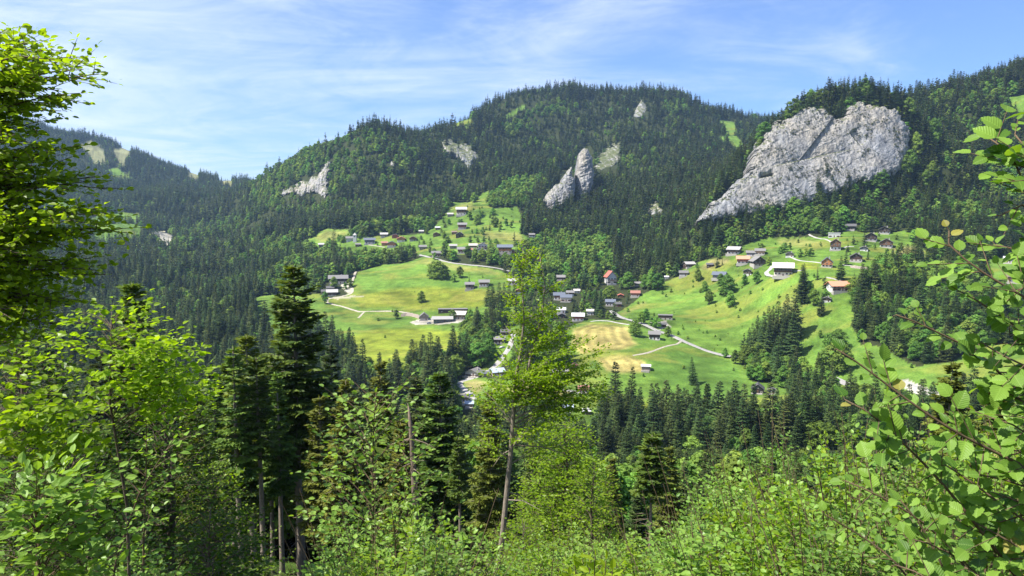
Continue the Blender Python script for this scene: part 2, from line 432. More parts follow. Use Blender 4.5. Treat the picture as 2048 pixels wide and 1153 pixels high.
def rock_material():
    m, nt, n, l = newmat('limestone')
    out = N(nt, 'ShaderNodeOutputMaterial'); b = N(nt, 'ShaderNodeBsdfPrincipled'); b.inputs['Roughness'].default_value = 0.95
    b.inputs['Specular IOR Level'].default_value = 0.1
    geo = N(nt, 'ShaderNodeNewGeometry')
    mp = N(nt, 'ShaderNodeMapping'); mp.inputs['Scale'].default_value = (1, 1, 0.28); mp.inputs['Rotation'].default_value = (0, 0.25, 0)
    l.new(geo.outputs['Position'], mp.inputs[0])
    n1 = N(nt, 'ShaderNodeTexNoise', ins={'Scale': 0.16, 'Detail': 9.0, 'Roughness': 0.72, 'Distortion': 0.6}); l.new(mp.outputs[0], n1.inputs['Vector'])
    n2 = N(nt, 'ShaderNodeTexNoise', ins={'Scale': 0.028, 'Detail': 4.0, 'Roughness': 0.6}); l.new(geo.outputs['Position'], n2.inputs['Vector'])
    n3 = N(nt, 'ShaderNodeTexNoise', ins={'Scale': 0.11, 'Detail': 8.0, 'Roughness': 0.75}); l.new(geo.outputs['Position'], n3.inputs['Vector'])
    r1 = ramp(nt, [(0.32, (0.14, 0.138, 0.135)), (0.44, (0.29, 0.283, 0.272)), (0.60, (0.40, 0.39, 0.37)), (0.8, (0.48, 0.465, 0.44))]); l.new(n1.outputs['Fac'], r1.inputs[0])
    r2 = ramp(nt, [(0.35, (0.85, 0.88, 0.95)), (0.6, (1.05, 1.0, 0.92)), (0.75, (1.08, 0.98, 0.82))]); l.new(n2.outputs['Fac'], r2.inputs[0])
    c = mixc(nt, r1.outputs[0], r2.outputs[0], 1.0, 'MULTIPLY')
    mp4 = N(nt, 'ShaderNodeMapping'); mp4.inputs['Scale'].default_value = (1, 1, 0.10); l.new(geo.outputs['Position'], mp4.inputs[0])
    n4 = N(nt, 'ShaderNodeTexNoise', ins={'Scale': 0.30, 'Detail': 6.0, 'Roughness': 0.65}); l.new(mp4.outputs[0], n4.inputs['Vector'])
    r4 = ramp(nt, [(0.36, (0.52, 0.53, 0.57)), (0.50, (1, 1, 1)), (0.70, (1.15, 1.12, 1.08))]); l.new(n4.outputs['Fac'], r4.inputs[0])
    c = mixc(nt, c, r4.outputs[0], 1.0, 'MULTIPLY')
    n5 = N(nt, 'ShaderNodeTexVoronoi', feature='DISTANCE_TO_EDGE', ins={'Scale': 0.14}); l.new(mp.outputs[0], n5.inputs['Vector'])
    r5 = ramp(nt, [(0.0, (0.45, 0.45, 0.46)), (0.07, (1, 1, 1))]); l.new(n5.outputs['Distance'], r5.inputs[0])
    c = mixc(nt, c, r5.outputs[0], 0.35, 'MULTIPLY')
    # turf and moss hold on the ledges
    sx = N(nt, 'ShaderNodeSeparateXYZ'); l.new(geo.outputs['Normal'], sx.inputs[0])
    k = math_(nt, 'ADD', math_(nt, 'MULTIPLY', sx.outputs[2], 0.55), n3.outputs['Fac'])
    rk = N(nt, 'ShaderNodeMapRange', ins={'From Min': 0.90, 'From Max': 1.0}); l.new(k, rk.inputs[0])
    c = mixc(nt, c, (0.10, 0.115, 0.045), rk.outputs[0])
    l.new(c, b.inputs['Base Color'])
    bp = N(nt, 'ShaderNodeBump', ins={'Strength': 1.0, 'Distance': 3.0}); l.new(n1.outputs['Fac'], bp.inputs['Height']); l.new(bp.outputs[0], b.inputs['Normal'])
    l.new(b.outputs[0], out.inputs[0])
    return m
M['rock'] = rock_material()
M['road'] = simple('pale_road', (0.33, 0.315, 0.295), 0.9, 0.25, 0.6, 0.2)
M['gravel'] = simple('gravel_track', (0.36, 0.32, 0.26), 0.95, 0.3, 0.6, 0.1)
M['stonewall'] = simple('rubble_stone', (0.42, 0.34, 0.29), 0.95, 0.35, 1.5, 0.1, bump=0.8)
# ------------------------------------------------------------------ ground cover read off the photo, laid on the terrain
def PG(s): return [tuple(float(q) for q in p.split(',')) for p in s.split()]
MEADOWS = {
 'hill': PG("500,600 535,590 600,592 640,588 660,598 690,592 705,570 716,545 760,530 800,528 852,514 880,520 930,531 1000,540 1028,556 1040,575 1045,600 1040,640 1000,655 935,655 925,675 925,705 905,722 850,728 800,750 750,760 715,740 690,715 650,690 620,690 560,720 520,680 510,640"),
 'west': PG("585,490 622,478 650,458 702,460 702,474 690,482 660,497 620,500"),
 'upper': PG("660,497 700,478 745,474 850,468 888,434 905,405 950,405 975,385 985,385 975,412 990,418 1035,413 1045,438 1040,466 1062,480 1050,496 1030,508 1010,505 850,512 800,505 760,510 720,522 690,515 670,506"),
 'right_slope': PG("1215,630 1245,620 1290,588 1330,565 1375,548 1440,556 1560,556 1600,545 1605,590 1590,640 1560,660 1520,690 1490,712 1440,708 1345,677 1300,657 1250,637"),
 'right_village': PG("1350,548 1400,522 1460,510 1470,498 1500,485 1540,474 1650,474 1700,462 1760,468 1812,462 1832,490 1872,515 1842,526 1765,530 1742,562 1702,590 1655,612 1625,612 1600,600 1600,560 1540,557 1440,556"),
 'hay': PG("1135,660 1170,640 1250,640 1300,660 1350,680 1440,713 1480,722 1505,755 1500,800 1480,850 1420,850 1340,862 1260,862 1230,850 1180,855 1130,840 1120,800 1130,740"),
 'clearing': PG("905,765 950,752 1000,760 1130,752 1180,765 1195,810 1150,840 1050,830 930,815"),
 'roadside': PG("985,700 1000,660 1045,640 1050,690 1020,720 990,745 960,745 975,720"),
 'lower_right': PG("1588,690 1620,650 1665,632 1700,645 1722,690 1762,694 1830,732 1900,722 1980,692 2100,685 2300,700 2300,880 2048,880 1900,850 1800,830 1690,800 1655,750 1610,735"),
 'hut': PG("1440,775 1500,765 1560,768 1585,790 1575,830 1450,835"),
 'far_left': PG("180,440 200,430 240,424 282,430 280,478 250,492 190,490"),
 'left_top': PG("100,395 150,415 160,440 110,430"),
 'glade': PG("205,340 235,336 270,360 240,362"),
 'ridge_grass': PG("888,246 940,234 946,249 905,256"),
 'sliver': PG("1005,236 1050,208 1054,214 1015,240"),
 'ski_slope': PG("1436,240 1470,245 1476,275 1498,312 1474,308 1452,276 1446,256"),
 'ski_slope_low': PG("1436,270 1450,276 1452,286 1438,282"),
 'farright': PG("2005,195 2048,190 2200,200 2200,250 2040,240 2020,215"),
 'gap': PG("955,395 975,380 985,384 970,402"),
 'link': PG("1590,612 1655,606 1700,592 1712,640 1690,655 1620,665 1585,690"),
 'right_edge': PG("1975,520 2048,510 2200,515 2200,600 2000,600 1960,560"),
}
HAY = [PG("1145,658 1180,645 1258,651 1266,678 1285,690 1240,702 1160,712 1140,690"),
       PG("1170,716 1240,706 1268,710 1290,722 1300,738 1284,748 1245,750 1215,745 1200,730 1192,722")]
BROWN = [PG("975,768 1085,770 1140,778 1155,800 1110,806 1050,800 985,785"), PG("920,764 955,756 985,765 950,795"), PG("1395,540 1420,515 1460,515 1465,528 1420,545"),
         PG("1780,490 1832,490 1865,515 1835,525 1790,520")]
DRY = [PG("850,516 880,521 1000,541 1000,552 920,545 840,530 800,535"), PG("625,478 650,458 702,460 690,478 640,488"), PG("960,460 1040,462 1058,490 960,480"), PG("900,430 920,405 950,405 945,425"),
       PG("1545,476 1600,474 1660,485 1640,500 1560,495"), PG("1560,600 1600,590 1595,630 1560,650"), PG("1230,628 1290,600 1300,610 1245,636")]
YELLOW = [PG("700,590 780,575 860,570 985,580 1000,600 960,618 860,625 780,618 720,620"), PG("690,670 760,655 860,655 920,660 925,700 850,725 750,750 700,720"), PG("1580,520 1640,523 1640,545 1600,540"), PG("1180,790 1300,800 1330,850 1200,850"), PG("540,600 600,600 640,640 560,640")]
GREENER = [PG("730,605 800,560 860,575 800,600"), PG("735,628 800,625 830,640 740,650"), PG("1300,690 1440,715 1480,735 1500,800 1420,840 1330,800 1300,745"), PG("1590,640 1700,650 1720,690 1740,700 1640,730"), PG("640,620 700,625 690,650 640,640"), PG("850,560 960,560 985,590 930,585")]
GRAVEL = [PG("1785,768 1810,756 1850,774 1885,790 1840,792"), PG("820,646 850,636 935,634 935,644 880,650 830,651"), PG("660,594 725,590 726,594 672,599"), PG("680,569 702,566 705,585 695,588"),
          PG("905,790 925,780 940,800 930,815"), PG("1300,645 1330,640 1345,655 1320,660"), PG("300,466 330,462 352,480 338,500 318,484")]
SCREE = [PG("155,292 182,280 208,302 212,330 190,330 172,305"), PG("225,300 268,290 258,315 246,338 232,322"), PG("373,348 398,342 398,358 380,362"), PG("432,356 465,362 462,376 440,370")]
ROCKS = {
 'cliff': PG("1398,442 1432,407 1473,372 1498,352 1508,338 1509,318 1516,300 1536,266 1561,243 1590,228 1622,218 1650,222 1662,232 1674,243 1688,240 1697,230 1704,213 1722,205 1750,212 1790,216 1804,228 1815,256 1819,285 1816,316 1806,340 1792,350 1770,352 1740,360 1700,372 1650,394 1610,409 1560,418 1500,428 1450,436 1415,446"),
 'rock_pillar': PG("1155,320 1161,302 1168,295 1177,297 1186,318 1190,350 1187,379 1174,402 1162,410 1152,396 1151,365 1154,338"),
 'rock_spur': PG("1142,333 1149,356 1149,387 1136,411 1106,426 1083,411 1094,389 1117,365 1133,341"),
 'rock_outcrop': PG("1193,311 1212,297 1227,285 1240,286 1243,320 1227,335 1212,339 1198,346 1189,333"),
 'rock_outcrop_top': PG("1283,199 1296,217 1285,238 1265,236 1271,220"),
 'rock_outcrop_low': PG("1293,412 1313,402 1326,418 1323,431 1298,431"),
 'rock_outcrop_ridge': PG("880,286 900,278 913,290 930,285 947,292 960,315 948,326 937,338 925,325 913,319 888,304"),
 'rock_outcrop_rib': PG("551,394 571,376 593,369 617,357 637,347 654,325 664,332 657,366 661,391 651,398 632,386 607,392 581,389 559,397"),
 'rock_outcrop_small': PG("781,322 793,319 791,338 780,332"),
}
ROADS = [
 ('road', 6.0, PG("1700,770 1645,747 1625,740 1590,730 1540,722 1500,716 1445,711 1400,697 1362,681 1348,673 1320,664 1300,655 1280,646 1250,638 1235,632 1222,622")),
 ('lane', 3.0, PG("1259,650 1224,643 1197,641 1180,644")),
 ('road', 5.2, PG("1028,668 1024,680 1016,701 1006,715 997,725 985,738 954,754 930,760 918,766 922,774 938,786 950,800")),
 ('road', 4.0, PG("840,510 852,513 875,519 899,526 937,530 970,533 1002,538 1020,543")),
 ('track', 3.4, PG("712,544 706,560 701,570 684,573")), ('track', 3.2, PG("701,570 706,580 704,588 672,596 654,598 654,607 684,613 702,619 728,625 784,622 814,625 837,632")),
 ('track', 2.8, PG("728,625 716,637")), ('lane', 2.6, PG("1618,469 1640,477 1663,485")), ('lane', 2.8, PG("1686,497 1695,493 1708,494")),
 ('lane', 3.0, PG("1578,514 1590,519 1606,523 1646,527")), ('lane', 3.0, PG("1587,543 1606,541")), ('lane', 3.2, PG("1685,530 1701,532 1745,539 1765,539")),
 ('lane', 2.4, PG("1653,555 1674,560 1690,566")), ('lane', 2.6, PG("1666,590 1685,585 1703,581")), ('lane', 4.0, PG("1545,532 1540,540 1531,546 1541,553 1556,555")),
 ('road', 4.5, PG("1060,764 1094,774 1137,781 1160,786")), ('track', 2.4, PG("1265,712 1290,708 1320,697 1350,690 1362,683")),
 ('lane', 3.0, PG("1125,548 1140,552 1160,558")), ('track', 2.6, PG("735,490 750,492 770,495")),
 ('lane', 3.0, PG("1815,768 1850,780 1890,790 1920,800")),
]
ROADS = [(k, w, p) for k, w, p in ROADS]

def classify(px, py, wob=None):
    """meadow flag and albedo for ground seen at photo pixel px,py"""
    shp = px.shape
    col = np.zeros(shp + (3,)); col[:] = (0.045, 0.055, 0.020)
    mead = np.zeros(shp, bool)
    for p in MEADOWS.values():
        mead |= inpoly(px, py, p)
    g = np.array((0.132, 0.226, 0.036))
    col[mead] = g
    for polys, c, k in ((GREENER, (0.10, 0.19, 0.032), 0.85), (YELLOW, (0.31, 0.31, 0.026), 0.5), (DRY, (0.28, 0.27, 0.085), 0.75), (BROWN, (0.34, 0.28, 0.12), 0.8), (HAY, (0.43, 0.345, 0.125), 0.92)):
        for p in polys:
            i = inpoly(px, py, p) & mead
            soft = np.clip(polydist(px[i], py[i], p) / 7.0, 0.15, 1)[:, None] * k
            col[i] = col[i] * (1 - soft) + np.array(c) * soft
    for p in GRAVEL:
        i = inpoly(px, py, p); col[i] = (0.50, 0.46, 0.40); mead |= i
    for p in SCREE:
        i = inpoly(px, py, p); col[i] = (0.27, 0.27, 0.14); mead |= i
    return mead, col

gv_u, gv_v = project(GX, GY, GZ)
wu = fbm(GX / 16, GY / 16, 31, 3) * 5.0 * np.clip(600 / GY, 0.3, 1.6); wv = fbm(GX / 16, GY / 16, 47, 3) * 3.0 * np.clip(600 / GY, 0.3, 1.6)
far = GY > 330
MEAD, COV = classify(gv_u + wu, gv_v + wv)
MEAD &= far
COV[~far] = (0.040, 0.050, 0.018)
# broad natural variation of the sward: contour bands, flower drifts, drier knolls
n_a = fbm(GX / 60, GY / 60, 61, 4); n_b = fbm(GX / 22 + GZ / 9, GY / 22 + GZ / 9, 71, 3); n_c = fbm(GX / 9, GY / 9, 75, 3)
mod = (1 + 0.45 * n_a + 0.40 * n_b + 0.45 * n_c + 0.10 * np.sin(GZ * 2.6 + 5 * n_b))[..., None]
COV = np.where(MEAD[..., None], COV * mod, COV)
yl = np.clip((fbm(GX / 45, GY / 18, 81, 4) - 0.12) * 4, 0, 1)[..., None] * MEAD[..., None] * 0.45
COV = COV * (1 - yl) + np.array((0.31, 0.29, 0.06)) * yl
# swaths left by the mower, following the edge of each hay field
for p, wdt in ((HAY[0], 3.4), (HAY[1], 2.6), (BROWN[3], 3.0)):
    W = [hit(u, v)[:2] for u, v in p]
    i = inpoly(gv_u, gv_v, p) & far
    d = polydist(GX[i], GY[i], W)
    s = 0.5 + 0.5 * np.sin(d * 2 * math.pi / (wdt * 2.4) + 2 * fbm(GX[i] / 30, GY[i] / 30, 91, 2))
    COV[i] = COV[i] * (1 - 0.0 * s[:, None]) * (0.80 + 0.42 * s[:, None])
COV = np.clip(COV * 0.76, 0.01, 0.7)

def build_terrain():
    nd, nu = GX.shape
    V = np.stack([GX, GY, GZ], -1).reshape(-1, 3)
    i = np.arange(nd - 1)[:, None] * nu; j = np.arange(nu - 1)[None]
    q = np.stack([i + j, i + j + 1, i + nu + j + 1, i + nu + j], -1).reshape(-1, 4)
    c = np.concatenate([COV.reshape(-1, 3), np.ones((nd * nu, 1))], 1)
    me = mesh_arrays('terrain', V, [q], [M['ground']], {'cover': ('FLOAT_COLOR', c)}, True)
    tag(link('terrain', me), 'mountain valley ground with meadows and wooded slopes', kind='structure')
    # the rest of the ground, beside and behind the viewer
    a = np.concatenate([np.linspace(T[-1], 6, 40), ]); X = []
    g1 = np.arange(-70, 71, 3.0); g2 = np.arange(-60, 1.21, 3.0); g2[-1] = 1.2
    x, y = np.meshgrid(g1, g2); z = height_fn(x, y)
    z = np.where((np.abs(x) < 3) & (y > -1.5), np.minimum(z, -1.7 - 0.45 * np.maximum(y, 0)), z)
    n2, n1 = x.shape
    i = np.arange(n2 - 1)[:, None] * n1; j = np.arange(n1 - 1)[None]
    q = np.stack([i + j, i + j + 1, i + n1 + j + 1, i + n1 + j], -1).reshape(-1, 4)
    c = np.zeros((n1 * n2, 4)); c[:] = (0.04, 0.05, 0.018, 1)
    V = np.stack([x, y, z], -1).reshape(-1, 3)
    me = mesh_arrays('hillside', V, [q], [M['ground']], {'cover': ('FLOAT_COLOR', c)}, True)
    tag(link('hillside', me), 'steep bank under the viewpoint', kind='structure')
    # wings of ground that carry on past both ends of the surveyed fan
    for sgn, t0 in ((-1, T[0]), (1, T[-1])):
        ts = t0 + sgn * np.linspace(0, 1.6, 26) ** 1.3
        dd = D[::6]
        x = ts[None] * dd[:, None]; y = np.repeat(dd[:, None], len(ts), 1); z = height_fn(x, y)
        n2, n1 = x.shape
        i = np.arange(n2 - 1)[:, None] * n1; j = np.arange(n1 - 1)[None]
        q = np.stack([i + j, i + j + 1, i + n1 + j + 1, i + n1 + j], -1).reshape(-1, 4)
        if sgn < 0: q = q[:, ::-1]
        c = np.zeros((n1 * n2, 4)); c[:] = (0.045, 0.06, 0.02, 1)
        me = mesh_arrays('hills', np.stack([x, y, z - 0.05], -1).reshape(-1, 3), [q], [M['ground']], {'cover': ('FLOAT_COLOR', c)}, True)
        tag(link('hills', me), 'wooded hill shoulder beside the valley', kind='structure')
build_terrain()

# ------------------------------------------------------------------ cliffs and outcrops: solid bodies of limestone
def hit_many(us, vs, dmin=100.0):
    t, s = ray(us, vs)
    j = np.clip(np.searchsorted(T, t) - 1, 0, len(T) - 2); b = (t - T[j]) / (T[j + 1] - T[j])
    i0 = int(np.searchsorted(D, dmin)); out = np.zeros(len(us))
    for k in range(len(us)):
        col = SLOPE[i0:, j[k]] * (1 - b[k]) + SLOPE[i0:, j[k] + 1] * b[k]
        m = col >= s[k]
        i = int(np.argmax(m)) if m.any() else int(np.argmax(col))
        out[k] = D[i + i0]
    return out

def blur(a, n):
    for _ in range(n):
        p = np.pad(a, 1, mode='edge')
        a = (p[:-2, 1:-1] + p[2:, 1:-1] + p[1:-1, :-2] + p[1:-1, 2:] + p[1:-1, 1:-1] * 2) / 6
    return a

ROCKPTS = {}
def rock_body(name, poly, step, bulge, soft, rough, label, plane=None, back=50.0, crease=None, lean=0.0):
    P = np.array(poly); u0, v0 = P.min(0) - 3; u1, v1 = P.max(0) + 3
    us = np.arange(u0, u1 + step, step); vs = np.arange(v0, v1 + step, step)
    gu, gv = np.meshgrid(us, vs)
    if plane is None:
        cu, cv = gu[::3, ::3], gv[::3, ::3]
        dd = hit_many(cu.ravel(), cv.ravel()).reshape(cu.shape)
        dd = np.repeat(np.repeat(dd, 3, 0), 3, 1)[:gu.shape[0], :gu.shape[1]]
        d0 = blur(dd, 30)
    else:
        d0 = plane(gu, gv)
    w = fbm(gu / 14, gv / 14, 101, 4, .65) * 9 * min(1, (u1 - u0) / 160)
    w2 = fbm(gu / 14, gv / 14, 131, 4, .65) * 9 * min(1, (u1 - u0) / 160)
    ins = inpoly(gu + w, gv + w2, poly)
    sd = np.where(ins, polydist(gu + w, gv + w2, poly), 0)
    k = np.clip(sd / soft, 0, 1); k = np.sqrt(1 - (1 - k) ** 2)
    d = d0 - bulge * k
    if crease is not None: d = d + crease(gu, gv)
    x, y, z = point(gu, gv, d)
    # broken rock: big buttresses, vertical ribs, ledges
    sc = max(d.mean() / 1000, 0.6)
    nz = fbm(x / 45, z / 70, 7, 3) * 9 + np.abs(fbm((x + .35 * z) / 10, (z - .35 * x) / 38, 17, 5)) * -8 + np.abs(fbm((x + z * .5) / 12, (z - x * .45) / 5, 27, 4)) * 4.5 + fbm(x / 3, z / 4.5, 37, 3) * 1.6
    d = d + nz * rough * (0.25 + 0.75 * k)
    x, y, z = point(gu, gv, d)
    n2, n1 = gu.shape
    idx = np.arange(n1 * n2).reshape(n2, n1)
    fin = ins[:-1, :-1] & ins[1:, :-1] & ins[:-1, 1:] & ins[1:, 1:]
    q = np.stack([idx[1:, :-1], idx[1:, 1:], idx[:-1, 1:], idx[:-1, :-1]], -1)[fin]
    used = np.unique(q); remap = -np.ones(n1 * n2, int); remap[used] = np.arange(len(used))
    V = np.stack([x, y, z], -1).reshape(-1, 3)[used]; q = remap[q]
    # rim edges belong to one face only: carry them back into the mountain and close the back
    e = np.concatenate([q[:, [0, 1]], q[:, [1, 2]], q[:, [2, 3]], q[:, [3, 0]]])
    key = np.sort(e, 1); _, inv, cnt = np.unique(key[:, 0] * 10 ** 7 + key[:, 1], return_inverse=True, return_counts=True)
    rim = e[cnt[inv] == 1]
    n = len(V)
    c = V.mean(0)
    B = V + np.array([0, back, -0.18 * back]); B[:, 0] = c[0] + (B[:, 0] - c[0]) * 0.97
    MID = V + np.array([0, back * 0.3, -0.5]); MID[:, 2] += fbm(V[:, 0] / 9, V[:, 2] / 9, 3, 3) * 3 * min(1, rough)
    s1 = np.stack([rim[:, 1], rim[:, 0], rim[:, 0] + n, rim[:, 1] + n], 1)
    s2 = np.stack([rim[:, 1] + n, rim[:, 0] + n, rim[:, 0] + 2 * n, rim[:, 1] + 2 * n], 1)
    me = mesh_arrays(name, np.concatenate([V, MID, B]), [q, s1, s2, q[:, ::-1] + 2 * n], [M['rock']], None, False)
    o = link(name, me); tag(o, label, kind='structure')
    ROCKPTS[name] = V
    return o

def cliff_plane(u, v):
    return 880 + (430 - v) * 0.25 + np.clip((1480 - u) / 80, 0, 1) * 4 + np.clip((u - 1740) / 80, 0, 1) ** 2 * 14
def cliff_crease(u, v):
    # the leaning buttress on the left stands proud along a slanting corner; a second slab edge on the right
    def edge(u0, v0, u1, v1, depth, w):
        L = math.hypot(u1 - u0, v1 - v0); s = ((u - u0) * (v1 - v0) - (v - v0) * (u1 - u0)) / L
        tt = ((u - u0) * (u1 - u0) + (v - v0) * (v1 - v0)) / L ** 2
        on = np.clip((tt + 0.1) * 6, 0, 1) * np.clip((1.1 - tt) * 6, 0, 1)
        return depth * on * np.where(s > 0, np.exp(-s / w), 0)
    a = edge(1664, 238, 1598, 322, 5, 20)
    b = edge(1700, 268, 1720, 292, 6, 12)
    c = edge(1520, 357, 1545, 352, 12, 6)
    d = edge(1560, 330, 1700, 300, 5, 20)
    s_left = ((u - 1664) * (322 - 238) - (v - 238) * (1598 - 1664))
    return a + b + c + d
rock_body('cliff', ROCKS['cliff'], 1.25, 9, 16, 0.31, 'broad pale limestone cliff above the right hamlet', cliff_plane, 46, cliff_crease)
def ledge_shrubs():
    """low bushes and tufts rooted in the cracks of the big cliff"""
    r = np.random.default_rng(23); V = ROCKPTS['cliff']; u, v = project(V[:, 0], V[:, 1], V[:, 2])
    den = np.clip(fbm(V[:, 0] / 22, V[:, 2] / 12, 401, 3) * 2.2 + 0.18, 0.02, 1) * np.where(v > 330, 1.0, 0.75)
    k = np.nonzero(r.random(len(V)) < den * 1100 / den.sum())[0]
    P, A, Nn, S, TT = [], [], [], [], []
    for i in k:
        n = int(r.integers(9, 22)); s = r.uniform(.5, 1.5) * (1.5 if r.random() < .12 else 1)
        d = r.normal(size=(n, 3)); d /= np.linalg.norm(d, axis=1, keepdims=True); d[:, 2] = np.abs(d[:, 2])
        P.append(V[i] + (0, -.3, 0) + d * s * r.uniform(.3, 1, (n, 1))); A.append(r.normal(size=(n, 3))); Nn.append(d + (0, 0, .3)); q = s * r.uniform(.4, .8, n); S.append(np.stack([q, q, q], 1)); TT.append(np.clip(r.normal(.35, .25, n), 0, 1))
    g = Geo(); g.leaves([(0, -.5, 0), (-.45, 0, .1), (0, .5, 0), (.45, 0, .1)], [[(0, 3, 2, 1)]], np.concatenate(P), np.concatenate(A), np.concatenate(Nn), np.concatenate(S), np.concatenate(TT))
    tag(link('cliff_shrubs', g.mesh('cliff_shrubs', [M['tuft']], False, True)), 'low dark bushes rooted in the cracks of the big cliff', kind='stuff')
ledge_shrubs()
_pb = hit(1170, 412)[1]
rock_body('rock_pillar', ROCKS['rock_pillar'], 1.0, 20, 17, 0.75, 'tall rounded limestone pillar standing in dark spruce forest', lambda u, v: _pb + 8 + (412 - v) * 0.22, 60)
_ps = hit(1120, 424)[1]
rock_body('rock_spur', ROCKS['rock_spur'], 1.0, 16, 16, 0.8, 'pointed limestone spur leaning beside the taller pillar', lambda u, v: _ps + 6 + (426 - v) * 0.30, 60)
rock_body('rock_outcrop', ROCKS['rock_outcrop'], 1.2, 24, 12, 1.3, 'ragged mossy rock outcrop behind the tall pillar', None, 50)
rock_body('rock_outcrop', ROCKS['rock_outcrop_top'], 1.2, 24, 9, 1.3, 'small grey crag just below the forested summit', None, 50)
rock_body('rock_outcrop', ROCKS['rock_outcrop_low'], 1.2, 16, 9, 1.1, 'low mossy crag among spruces above the village', None, 40)
rock_body('rock_outcrop', ROCKS['rock_outcrop_ridge'], 1.2, 26, 10, 1.3, 'whitish broken crag below the ridge meadow', None, 50)
rock_body('rock_outcrop', ROCKS['rock_outcrop_rib'], 1.2, 24, 12, 1.3, 'long greenish rock band on the wooded rib', None, 50)
rock_body('rock_outcrop', ROCKS['rock_outcrop_small'], 1.2, 16, 6, 0.4, 'little pale crag on the wooded rib', None, 40)

# ------------------------------------------------------------------ roads: strips draped on the ground
def resample(P, step):
    P = np.asarray(P, float)
    # round the corners first
    for _ in range(2):
        a = P[:-1] * 0.75 + P[1:] * 0.25; b = P[:-1] * 0.25 + P[1:] * 0.75
        P = np.concatenate([P[:1], np.stack([a, b], 1).reshape(-1, P.shape[1]), P[-1:]])
    s = np.concatenate([[0], np.cumsum(np.linalg.norm(np.diff(P, axis=0), axis=1))])
    q = np.linspace(0, s[-1], max(3, int(s[-1] / step)))
    return np.stack([np.interp(q, s, P[:, k]) for k in range(P.shape[1])], 1)
ROADW = []
RLAB = {'road': 'pale asphalt road running through the valley meadows', 'lane': 'narrow pale lane leading to the chalets', 'track': 'gravel farm track across the meadow'}
for kind, w, px in ROADS:
    c = resample([hit(u, v)[:2] for u, v in px], 2.2)
    t = np.gradient(c, axis=0); t /= np.linalg.norm(t, axis=1, keepdims=True) + 1e-9
    nrm = np.stack([-t[:, 1], t[:, 0]], 1)
    k = np.linspace(-0.5, 0.5, 5)
    jit = 1 + 0.25 * fbm(np.arange(len(c)) / 6.0, np.zeros(len(c)) + w, 3, 3)
    x = c[:, None, 0] + nrm[:, None, 0] * k[None] * w * jit[:, None]; y = c[:, None, 1] + nrm[:, None, 1] * k[None] * w * jit[:, None]
    z = zat(x, y); z = np.maximum(z, z.mean(1, keepdims=True) - 0.2) + 0.22
    z[:, 0] -= 0.4; z[:, -1] -= 0.4
    n, m = x.shape; i = np.arange(n - 1)[:, None] * m; j = np.arange(m - 1)[None]
    q = np.stack([i + j, i + m + j, i + m + j + 1, i + j + 1], -1).reshape(-1, 4)
    me = mesh_arrays(kind, np.stack([x, y, z], -1).reshape(-1, 3), [q[:, ::-1]], [M['gravel'] if kind == 'track' else M['road']], None, True)
    tag(link('path' if kind == 'track' else 'road', me), RLAB[kind], kind='structure')
    ROADW.append((c, w))
# ------------------------------------------------------------------ chalets and farm buildings
WOOD = {'dark': (0.065, 0.042, 0.030), 'brown': (0.14, 0.075, 0.042), 'red': (0.20, 0.065, 0.045), 'orange': (0.36, 0.16, 0.06), 'grey': (0.20, 0.17, 0.145), 'black': (0.035, 0.032, 0.032), 'pale': (0.42, 0.27, 0.15), 'slate': (0.12, 0.13, 0.15)}
PLAS = {'white': (0.55, 0.545, 0.53), 'cream': (0.66, 0.60, 0.50), 'stone': (0.40, 0.37, 0.33), 'greyp': (0.5, 0.5, 0.5)}
ROOF = {'grey': (0.19, 0.18, 0.17), 'pale': (0.36, 0.345, 0.32), 'cream': (0.50, 0.47, 0.41), 'blue': (0.12, 0.135, 0.165), 'lightblue': (0.36, 0.42, 0.50), 'dark': (0.10, 0.095, 0.095), 'red': (0.46, 0.14, 0.10), 'orange': (0.58, 0.25, 0.15), 'rust': (0.30, 0.14, 0.10), 'brown': (0.20, 0.14, 0.11), 'white': (0.50, 0.50, 0.495)}
MH = {}
for k, c in WOOD.items(): MH['w_' + k] = simple('timber_' + k, c, 0.8, 0.25, 1.2, 0.2, stretch=(1, 1, 12))
for k, c in PLAS.items(): MH['p_' + k] = simple('plaster_' + k, c, 0.9, 0.06, 0.8, 0.2)
for k, c in ROOF.items(): MH['r_' + k] = simple('roofing_' + k, c, 0.6, 0.14, 0.9, 0.3, stretch=(6, 1, 1))
MH['glass'] = simple('window_glass', (0.03, 0.04, 0.05), 0.12, 0.1, 1, 0.6)
MH['frame'] = simple('window_frame', (0.55, 0.50, 0.42), 0.6, 0.1, 3, 0.3)
MH['shutter'] = simple('shutter', (0.16, 0.08, 0.045), 0.7, 0.2, 3, 0.2)
MH['chim'] = simple('chimney_render', (0.45, 0.42, 0.39), 0.9, 0.15, 2, 0.2)
MH['door'] = simple('door_timber', (0.10, 0.06, 0.035), 0.7, 0.2, 3, 0.2)

